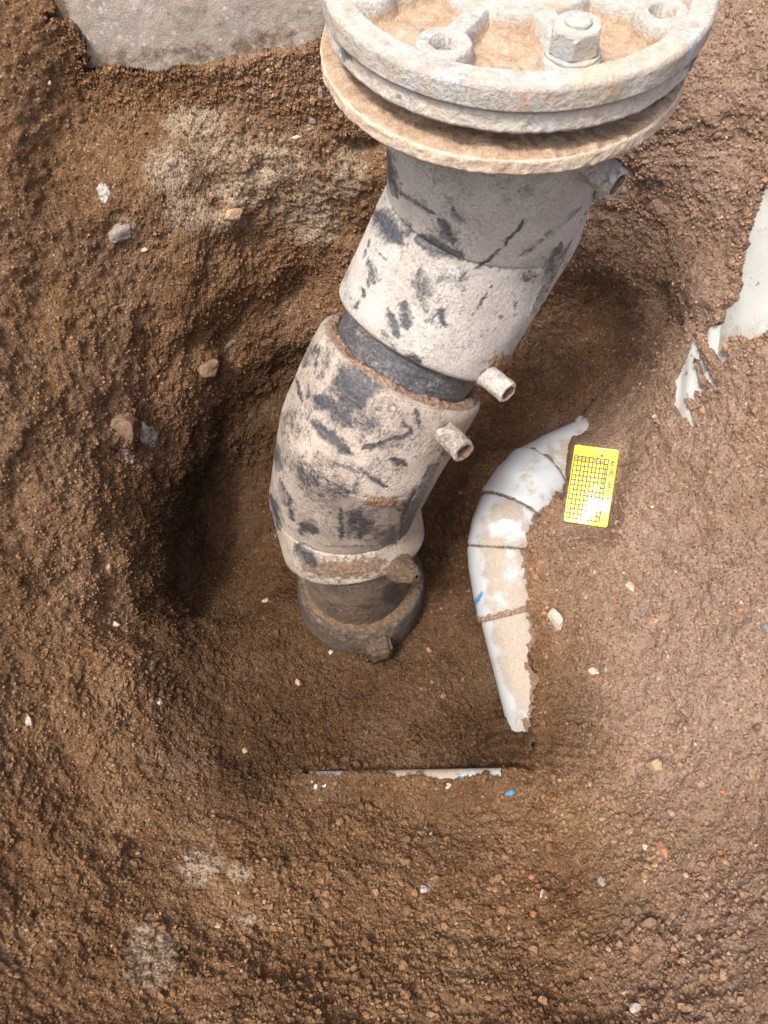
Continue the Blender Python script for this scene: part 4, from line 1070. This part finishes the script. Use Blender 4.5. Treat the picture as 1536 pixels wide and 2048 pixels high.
def bolt():
    t = R_(BOLT0); c = np.array([FC[0] + .1075 * math.cos(t), FC[1] + .1075 * math.sin(t)])
    def poly(n, r, z0, z1, cham, rot=0.0, inner=0.0):
        rows = [(r, z0), (r, z1 - cham), (r - cham * .9, z1), (r * .45, z1 + .0003), (r * .01, z1 + .0003)]
        aa = np.arange(n) * 2 * np.pi / n + rot
        return np.array([[(c[0] + q * math.cos(p), c[1] + q * math.sin(p), z + UP) for p in aa] for q, z in rows])
    def hexnut(z0, z1, af, rot):
        n = 96; aa = np.arange(n) * 2 * np.pi / n
        hexr = lambda p: (af / 2) / math.cos(((p - rot) % (math.pi / 3)) - math.pi / 6)
        rows = []
        for z, lim in ((z0, af / 2 * 1.05), (z0 + .002, 9), (z1 - .0035, 9), (z1 - .0015, af / 2 * 1.05), (z1, af / 2 * .97), (z1 + .0002, af / 2 * .6), (z1 + .0002, .004)):
            rows.append([(c[0] + min(hexr(p), lim) * math.cos(p), c[1] + min(hexr(p), lim) * math.sin(p), z + UP) for p in aa])
        return np.array(rows)
    wv = poly(64, .0180, -.2965, -.2945, .0006)
    def put(name, V, smooth, dirt):
        n, k, _ = V.shape; f = V.reshape(-1, 3)
        f = f + .00035 * np.stack([fbm(f / .006, 201, 2)] * 3, 1)
        o = mesh_from(name, f, grid_faces(k, n), M_STEEL, None, smooth, {'dirt': np.full(len(f), dirt), 'bare': np.zeros(len(f))})
        o.parent = tf; o.matrix_parent_inverse = (Matrix.Translation(Vector(riser.location)) @ tf.matrix_parent_inverse).inverted()
        return o
    put('washer', wv, False, .1)
    put('nut', hexnut(-.2945, -.2785, .0295, .35), False, .08)
    put('bolt', poly(48, .0085, -.2788, -.2752, .0012), False, .05)
bolt()

# ------------------------------------------------------------------ service tag
def service_tag():
    W_, H_ = .058, .1045
    c, nrm, dn, rt = TG_C, TG_N, TG_D, TG_R
    def warp(u, v, h=0.0):                 # u to the right, v down the card, metres
        k = v / H_ + .5
        bend = -.0035 * np.sin(np.pi * k) + .005 * (np.clip(k - .62, 0, 1)) ** 2 * 4 * (.4 + u / W_) - .0012 * np.cos(u / W_ * 4)
        return c + rt * u + dn * v + nrm * (bend + h)
    M_Y = plain('yellow_card', (0.60, 0.535, 0.006), 0.10, 0.6); M_I = plain('black_ink', (0.02, 0.02, 0.02), 0.5, .3); M_S = plain('dried_mud', (.45, .38, .33), .9, .2)
    nu, nv = 40, 70
    us = np.linspace(-W_ / 2, W_ / 2, nu); vs = np.linspace(-H_ / 2, H_ / 2, nv)
    hole = (0.006, -H_ / 2 + .0085)
    top, bot = [], []
    V = []
    for v in vs:
        for u_ in us:
            # rounded corners
            cu, cv = W_ / 2 - .004, H_ / 2 - .004
            du, dv = max(0, abs(u_) - cu), max(0, abs(v) - cv); q = math.hypot(du, dv)
            uu, v2 = u_, v
            if du > 0 and dv > 0 and q > .004: uu = math.copysign(cu + du * .004 / q, u_); v2 = math.copysign(cv + dv * .004 / q, v)
            V.append(warp(uu, v2))
    V = np.array(V); Bk = V - nrm * .0009
    fr = grid_faces(nu, nv, False); n = len(V)
    hu = int(round((hole[0] + W_ / 2) / W_ * (nu - 1))); hv = int(round((hole[1] + H_ / 2) / H_ * (nv - 1)))
    drop = set()
    for a in (0, 1):
        for b_ in (0, 1): drop.add((hv + a) * (nu - 1) + hu + b_)
    keepm = np.array([i not in drop for i in range(len(fr))]); fr = fr[keepm]
    rim = list(range(nu)) + [r * nu + nu - 1 for r in range(1, nv)] + list(range(nv * nu - 2, (nv - 1) * nu - 1, -1)) + [r * nu for r in range(nv - 2, 0, -1)]
    q = np.array(rim); q2 = np.roll(q, -1)
    root = empty('service_tag', tuple(c)); tag(root, 'yellow plastic service record tag lying on the soil beside the white pipe', 'tag')
    keep(mesh_from('card', np.r_[V, Bk], np.r_[fr, np.stack([q2, q, q + n, q2 + n], 1), fr[:, ::-1] + n], M_Y, None, True), root)
    # printed grid and lettering
    PV, PF = [], []
    def strip(u0, v0, u1, v1, wd):
        m = 14; L = math.hypot(u1 - u0, v1 - v0); nx, ny = -(v1 - v0) / L * wd / 2, (u1 - u0) / L * wd / 2
        b0 = len(PV)
        for k in range(m + 1):
            t = k / m; u_, v = u0 + (u1 - u0) * t, v0 + (v1 - v0) * t
            PV.append(warp(u_ - nx, v - ny, .0006)); PV.append(warp(u_ + nx, v + ny, .0006))
        for k in range(m): PF.append((b0 + 2 * k, b0 + 2 * k + 1, b0 + 2 * k + 3, b0 + 2 * k + 2))
    gl, gr, gt, gb = -W_ / 2 + .002, W_ / 2 - .0115, -H_ / 2 + .0145, H_ / 2 - .006
    ncol, nrow = 9, 13
    for i in range(ncol + 1):
        u_ = gl + (gr - gl) * i / ncol; strip(u_, gt, u_, gb, .0012)
    for i in range(nrow + 1):
        v = gt + (gb - gt) * i / nrow; strip(gl, v, gr, v, .0012)
    def text(s, u0, v0, size, rot):
        cu = bpy.data.curves.new('t', 'FONT'); cu.body = s; cu.size = size; cu.offset = size * .025; cu.align_x = 'CENTER'; cu.align_y = 'CENTER'; cu.resolution_u = 2
        ob = bpy.data.objects.new('t', cu); COL.objects.link(ob)
        dg = bpy.context.evaluated_depsgraph_get(); me = bpy.data.meshes.new_from_object(ob.evaluated_get(dg))
        b0 = len(PV); cr, sr = math.cos(rot), math.sin(rot)
        for v in me.vertices:
            x, y = v.co.x, v.co.y
            PV.append(warp(u0 + x * cr - y * sr, v0 - (x * sr + y * cr), .0007))
        for p in me.polygons: PF.append(tuple(b0 + i for i in p.vertices))
        bpy.data.objects.remove(ob); bpy.data.meshes.remove(me); bpy.data.curves.remove(cu)
    cw, ch = (gr - gl) / ncol, (gb - gt) / nrow
    for i, s in enumerate(['25', '24', '23', '22', '21', '20', '19', '18']): text(s, gl + cw * (i + .5), gt + ch * .5, .0042, -math.pi / 2)
    for i, s in enumerate(['JAN', 'FEB', 'MAR', 'APR', 'MAY', 'JUN', 'JUL', 'AUG', 'SEP', 'OCT', 'NOV', 'DEC']): text(s, gr - cw * .5, gt + ch * (i + 1.5), .0032, -math.pi / 2)
    text('AS 1851  SERVICE', W_ / 2 - .0060, -.011, .0070, -math.pi / 2)
    ink = mesh_from('print', np.array(PV), PF, M_I, None, False); keep(ink, root)
    # two blots of dried mud
    for u0, v0, r in ((.006, .002, .0045), (.006, .040, .005)):
        vv, ff = [warp(u0, v0, .0016)], []
        for k in range(16):
            a = k * math.pi / 8; rr = r * (.75 + .35 * random.random()); vv.append(warp(u0 + rr * math.cos(a), v0 + rr * math.sin(a) * .8, .0008))
        for k in range(16): ff.append((0, 1 + k, 1 + (k + 1) % 16))
        keep(mesh_from('mud_blot', np.array(vv), ff, M_S, None, True), root)
service_tag()

# ------------------------------------------------------------------ stones one can pick out
M_ST = {'grey': stone_material('grey_stone', (.17, .15, .13), (.31, .285, .255)), 'white': stone_material('white_stone', (.30, .26, .215), (.50, .455, .40)), 'dark': stone_material('dark_stone', (.10, .10, .105), (.22, .22, .22)),
        'tan': stone_material('tan_stone', (.24, .16, .09), (.42, .31, .19)), 'red': stone_material('red_brick', (.24, .105, .06), (.38, .19, .115)), 'blue': stone_material('blue_plastic', (.03, .14, .32), (.07, .28, .52)), 'clod': stone_material('clod', (.13, .085, .055), (.22, .15, .10))}
Vc = Bs                                     # final soil
fx, fy, fd = see(Vc)
def soil_at(px, py):
    m = np.where((abs(fx - px) < 5) & (abs(fy - py) < 5) & (fd > .2))[0]
    if len(m) == 0: m = np.array([np.argmin((fx - px) ** 2 + (fy - py) ** 2)])
    k = m[np.argmin(fd[m])]
    return Vc[k], Nf[k], fd[k]
ico = bmesh.new(); bmesh.ops.create_icosphere(ico, subdivisions=3, radius=1)
ICO_V = np.array([v.co[:] for v in ico.verts]); ICO_F = np.array([[v.index for v in f.verts] for f in ico.faces]); ico.free()
def stone(name, label, cat, px, py, wpx, hpx, mat, ang=0.0, seed=1, sunk=.25, group=None, facets=9):
    p, n, d = soil_at(px, py)
    a = wpx / 2 * d / F; b_ = hpx / 2 * d / F; c = min(a, b_) * .8
    rg = np.random.default_rng(seed)
    V = ICO_V.copy()
    for _ in range(facets):                 # chip flat faces off the ball
        q = rg.normal(size=3); q /= np.linalg.norm(q); h = rg.uniform(.50, .85)
        s = V @ q; V = np.where((s > h)[:, None], V - q[None] * (s - h)[:, None] * .9, V)
    V = V * (1 + .16 * fbm(V * 1.9 + seed, seed + 300, 4))[:, None]
    ex = np.array([math.cos(ang), 0, 0]) + UPV * math.sin(ang); ex = unit(ex - (ex @ n) * n); ey = np.cross(n, ex)
    W = p + n * (c * (1 - 2 * sunk)) + (V[:, :1] * a) * ex + (V[:, 1:2] * b_) * ey + (V[:, 2:] * c) * n
    o = mesh_from(name, W, ICO_F, M_ST[mat], None, False)
    o.data.polygons.foreach_set('use_smooth', np.full(len(o.data.polygons), False))
    ctr = Vector(tuple(p)); o.data.transform(Matrix.Translation(-ctr)); o.location = ctr
    return tag(o, label, cat, group)
G1 = 'loose stones in the pit'
STONES = [
 ('stone', 'pale angular stone right of the white pipe below the yellow tag', 'stone', 1115, 1238, 36, 46, 'white', .3),
 ('stone', 'smooth whitish pebble on the right bank, larger of a touching pair', 'stone', 1186, 1340, 28, 18, 'white', 0),
 ('stone', 'small grey pebble touching a larger whitish pebble on the right bank', 'stone', 1209, 1337, 13, 15, 'grey', 0),
 ('stone', 'flat blue-grey stone at the top end of the white pipe', 'stone', 1160, 846, 36, 30, 'grey', .4),
 ('brick_chip', 'orange-red brick chip, biggest of its colour, in the lower right soil', 'brick chip', 1322, 1697, 26, 44, 'red', -.2),
 ('stone', 'small pale oval pebble just left of the orange-red brick chip', 'stone', 1288, 1690, 14, 18, 'white', 0),
 ('stone', 'tan flat stone just below the orange-red brick chip', 'stone', 1313, 1731, 20, 10, 'tan', -.2),
 ('stone', 'smooth oval grey-pink pebble left of the olive flat clods', 'stone', 1199, 1760, 15, 22, 'grey', .1),
 ('stone', 'light grey square-edged stone on the near slope below the thin pale pipe', 'stone', 1086, 1785, 18, 26, 'white', -.4),
 ('stone', 'bright white stone lowest in the pit, at the bottom edge', 'stone', 1268, 2016, 30, 30, 'white', -.7),
 ('stone', 'yellowish white speckled stone half sunk above the lower left slope', 'stone', 852, 1776, 26, 22, 'white', .4),
 ('soil_clod', 'flat olive clod standing upright among crumbs, lower right', 'clod', 1272, 1822, 30, 36, 'clod', .8),
 ('soil_clod', 'broad flat clod beside the upright olive clod, lower right', 'clod', 1296, 1845, 46, 30, 'clod', .2),
 ('soil_clod', 'squarish clod left of the broad flat clod, lower right', 'clod', 1252, 1842, 26, 26, 'clod', .5),
 ('soil_clod', 'large rounded pale clod on the crumb bank above the brick chip', 'clod', 1310, 1527, 44, 38, 'tan', 0),
 ('soil_clod', 'round clod standing right of the pale angular stone', 'clod', 1188, 1200, 26, 36, 'clod', .1),
 ('stone', 'round grey pebble right of the white pipe, above a round clod', 'stone', 1169, 1190, 15, 16, 'grey', 0),
 ('stone', 'white stone on the blurred left slope, alone beside the left edge', 'stone', 60, 1441, 20, 26, 'white', .2),
 ('stone', 'tan oval pebble on the pit floor in front of the black pipe', 'stone', 592, 1360, 13, 16, 'tan', .6),
 ('stone', 'brown rounded pebble in the shade left of the black pipe foot', 'stone', 527, 1197, 18, 13, 'tan', .1),
 ('stone', 'round pale pebble at the front of the black pipe foot', 'stone', 658, 1300, 11, 12, 'white', 0),
 ('stone', 'long tan pebble lying on the left slope above the thin pale pipe', 'stone', 487, 1498, 12, 20, 'tan', .5),
 ('stone', 'white chip on the left slope edge at the dark hollow', 'stone', 236, 1245, 18, 14, 'white', .3),
 ('stone', 'yellowish oval pebble set in the left wall above a white chip', 'stone', 221, 1134, 12, 18, 'tan', 0),
 ('stone', 'grey white pebble in the lower left slope, below a white chip', 'stone', 322, 1402, 18, 16, 'white', .2),
 ('stone', 'orange oval pebble at the soil edge of the white pipe under the tag', 'stone', 1061, 1023, 16, 11, 'tan', -.3),
 ('stone', 'rough round lump in the back wall ringed by a dark crack', 'stone', 468, 432, 46, 26, 'tan', -.1),
 ('stone', 'greyish cobble set in the back wall under the pale soil', 'stone', 246, 466, 58, 44, 'grey', .2),
 ('stone', 'grey round stone in the pale patch of the back wall', 'stone', 345, 328, 30, 24, 'grey', 0),
 ('stone', 'dark brown cobble jutting from the left wall beside a grey sliver', 'stone', 415, 742, 54, 52, 'clod', .3),
 ('stone', 'small white pebble high on the left of the back wall', 'stone', 103, 170, 10, 12, 'white', 0),
 ('stone', 'flat pale chip on the back wall left of the flange', 'stone', 640, 186, 12, 34, 'grey', .1),
 ('stone', 'bluish pebble, paler of two, on the back wall left of the flange', 'stone', 628, 245, 18, 20, 'grey', .6),
 ('stone', 'orange pebble below the bluish pebble on the back wall', 'stone', 617, 262, 15, 12, 'red', 0),
 ('stone', 'grey pebble below the concrete footing, near the flange', 'stone', 515, 187, 14, 24, 'grey', .2),
 ('stone', 'flat whitish flake in the pale soil of the back wall', 'stone', 590, 280, 28, 12, 'white', .2),
 ('stone', 'white flake on the left wall above the dark cobble', 'stone', 290, 505, 15, 11, 'white', .5),
 ('mortar_lump', 'crumbling brown and white mortar lump sticking out of the left wall', 'mortar', 254, 852, 62, 70, 'clod', .5),
 ('mortar_chip', 'white crystalline mortar chip beside the brown lump in the left wall', 'mortar', 292, 868, 46, 54, 'white', .4),
 ('brick_chip', 'rust red brick chip under the mortar lump in the left wall', 'brick chip', 238, 912, 26, 36, 'red', .4),
 ('stone', 'dark stone set in the dry soil at the far right edge', 'stone', 1530, 1258, 20, 24, 'dark', 0),
 ('stone', 'small dark pebble on the compacted right bank', 'stone', 1286, 1226, 12, 12, 'dark', 0),
 ('stone', 'dark grey pebble right of the small dark pebble on the bank', 'stone', 1436, 1196, 18, 12, 'dark', .4),
 ('brick_chip', 'small orange brick chip on the bright right bank below the tag', 'brick chip', 1476, 1222, 14, 16, 'red', .2),
 ('brick_chip', 'tiny orange brick chip at the right edge beside the crumb bank', 'brick chip', 1514, 1552, 16, 14, 'red', 0),
 ('brick_chip', 'pinkish brick chip in the crumbs left of the light grey stone', 'brick chip', 1062, 1752, 16, 16, 'red', 0),
 ('brick_chip', 'orange chip at the front foot of the black pipe', 'brick chip', 858, 1296, 14, 12, 'red', 0),
]
for i, (nm, lb, ct, px, py, wp, hp, mt, an) in enumerate(STONES):
    stone(nm, lb, ct, px, py, wp, hp, mt, an, seed=400 + i * 7, sunk=(.50 if (ct == 'clod' or px < 760 and py < 1100) else .33), group=G1, facets=(16 if mt not in ('tan',) else 9))
stone('plastic_chip', 'small bright blue plastic chip under the right end of the thin pale pipe', 'plastic chip', 1018, 1587, 22, 11, 'blue', .0, seed=955, sunk=.35, group=None)
# grey sliver in the left wall
stone('stone', 'long grey sliver of stone above the dark cobble in the left wall', 'stone', 460, 688, 58, 12, 'grey', .35, seed=911, sunk=.3, group=G1)

# ------------------------------------------------------------------ loose crumbs
def crumbs():
    vis = np.where((fx > -60) & (fx < 1600) & (fy > -60) & (fy < 2110) & (fd > .3))[0]
    inv = np.full(len(Bf), -1); inv[I] = np.arange(len(I))
    ok = inv[vis] >= 0; vis = vis[ok]
    bad = hide_pvc | hide_pale | in_sh | hide_w | (tag_w > .8)
    lo = loose[inv[vis]]
    vis = vis[~bad[inv[vis]]]; lo = loose[inv[vis]]
    steep = Nf[vis][:, 2]
    wgt = np.clip(lo, .12, 1.1) ** 2.4 * np.clip(steep * 1.6, .10, 1)
    wgf = np.clip(lo, .45, 1.0)
    lip = (lip_pvc | lip_pale | lip_foot)[inv[vis]]
    wgf = wgf * np.where(lip, 7, 1); wgt = wgt * np.where(lip, 3, 1)
    area = np.linalg.norm(Bf[vis][:, :2] - PC, axis=1) + .02
    wgt = wgt * area; wgt /= wgt.sum(); wgf = wgf * area; wgf /= wgf.sum()
    n_small, n_big = 80000, 2200
    v1 = np.array([(1, 0, 0), (-1, 0, 0), (0, 1, 0), (0, -1, 0), (0, 0, 1), (0, 0, -1)], float)
    f1 = np.array([(0, 2, 4), (2, 1, 4), (1, 3, 4), (3, 0, 4), (2, 0, 5), (1, 2, 5), (3, 1, 5), (0, 3, 5)])
    tmp = bmesh.new(); bmesh.ops.create_icosphere(tmp, subdivisions=1, radius=1)
    v2 = np.array([v.co[:] for v in tmp.verts]); f2 = np.array([[v.index for v in f.verts] for f in tmp.faces]); tmp.free()
    def scatter(n, v0, f0, smin, smax, name, label, wgt):
        ks = rng.choice(vis, n, p=wgt)
        s = smin * (smax / smin) ** (rng.random(n) ** 1.9)
        rot = rng.normal(size=(n, 3, 3)); qv, _ = np.linalg.qr(rot)
        sc = s[:, None] * rng.uniform(.65, 1.2, (n, 3))
        base = v0[None] * (1 + rng.uniform(-.34, .30, (n, len(v0), 1)))
        V = np.einsum('nvk,nkj->nvj', base * sc[:, None], qv) + (Vc[ks] + Nf[ks] * (s * .25)[:, None])[:, None]
        Fc = f0[None] + (np.arange(n) * len(v0))[:, None, None]
        k = rng.random(n); t = np.ones((n, 3)) * rng.uniform(.80, 1.28, (n, 1))
        t[k > .985] = (2.0, 2.1, 2.2); t[(k > .975) & (k <= .985)] = (1.5, 1.05, .8); t[k < .05] *= .6
        tint = np.repeat(t, len(v0), 0); dry = np.repeat(at_dry_shade[ks], len(v0)); wt_ = np.repeat(at_damp_shade[ks], len(v0))
        o = mesh_from(name, V.reshape(-1, 3), Fc.reshape(-1, 3), M_CRUMB, None, False, {'tint': tint, 'dry': dry, 'damp_shade': wt_})
        tag(o, label, 'soil crumbs', kind='stuff')
    scatter(n_small, v1, f1, .0012, .0034, 'soil_crumbs', 'fine loose soil crumbs strewn over the pit', wgf)
    scatter(n_big, v2, f2, .0024, .0058, 'soil_clods', 'bigger loose crumbs of soil strewn over the pit', wgt)
crumbs()
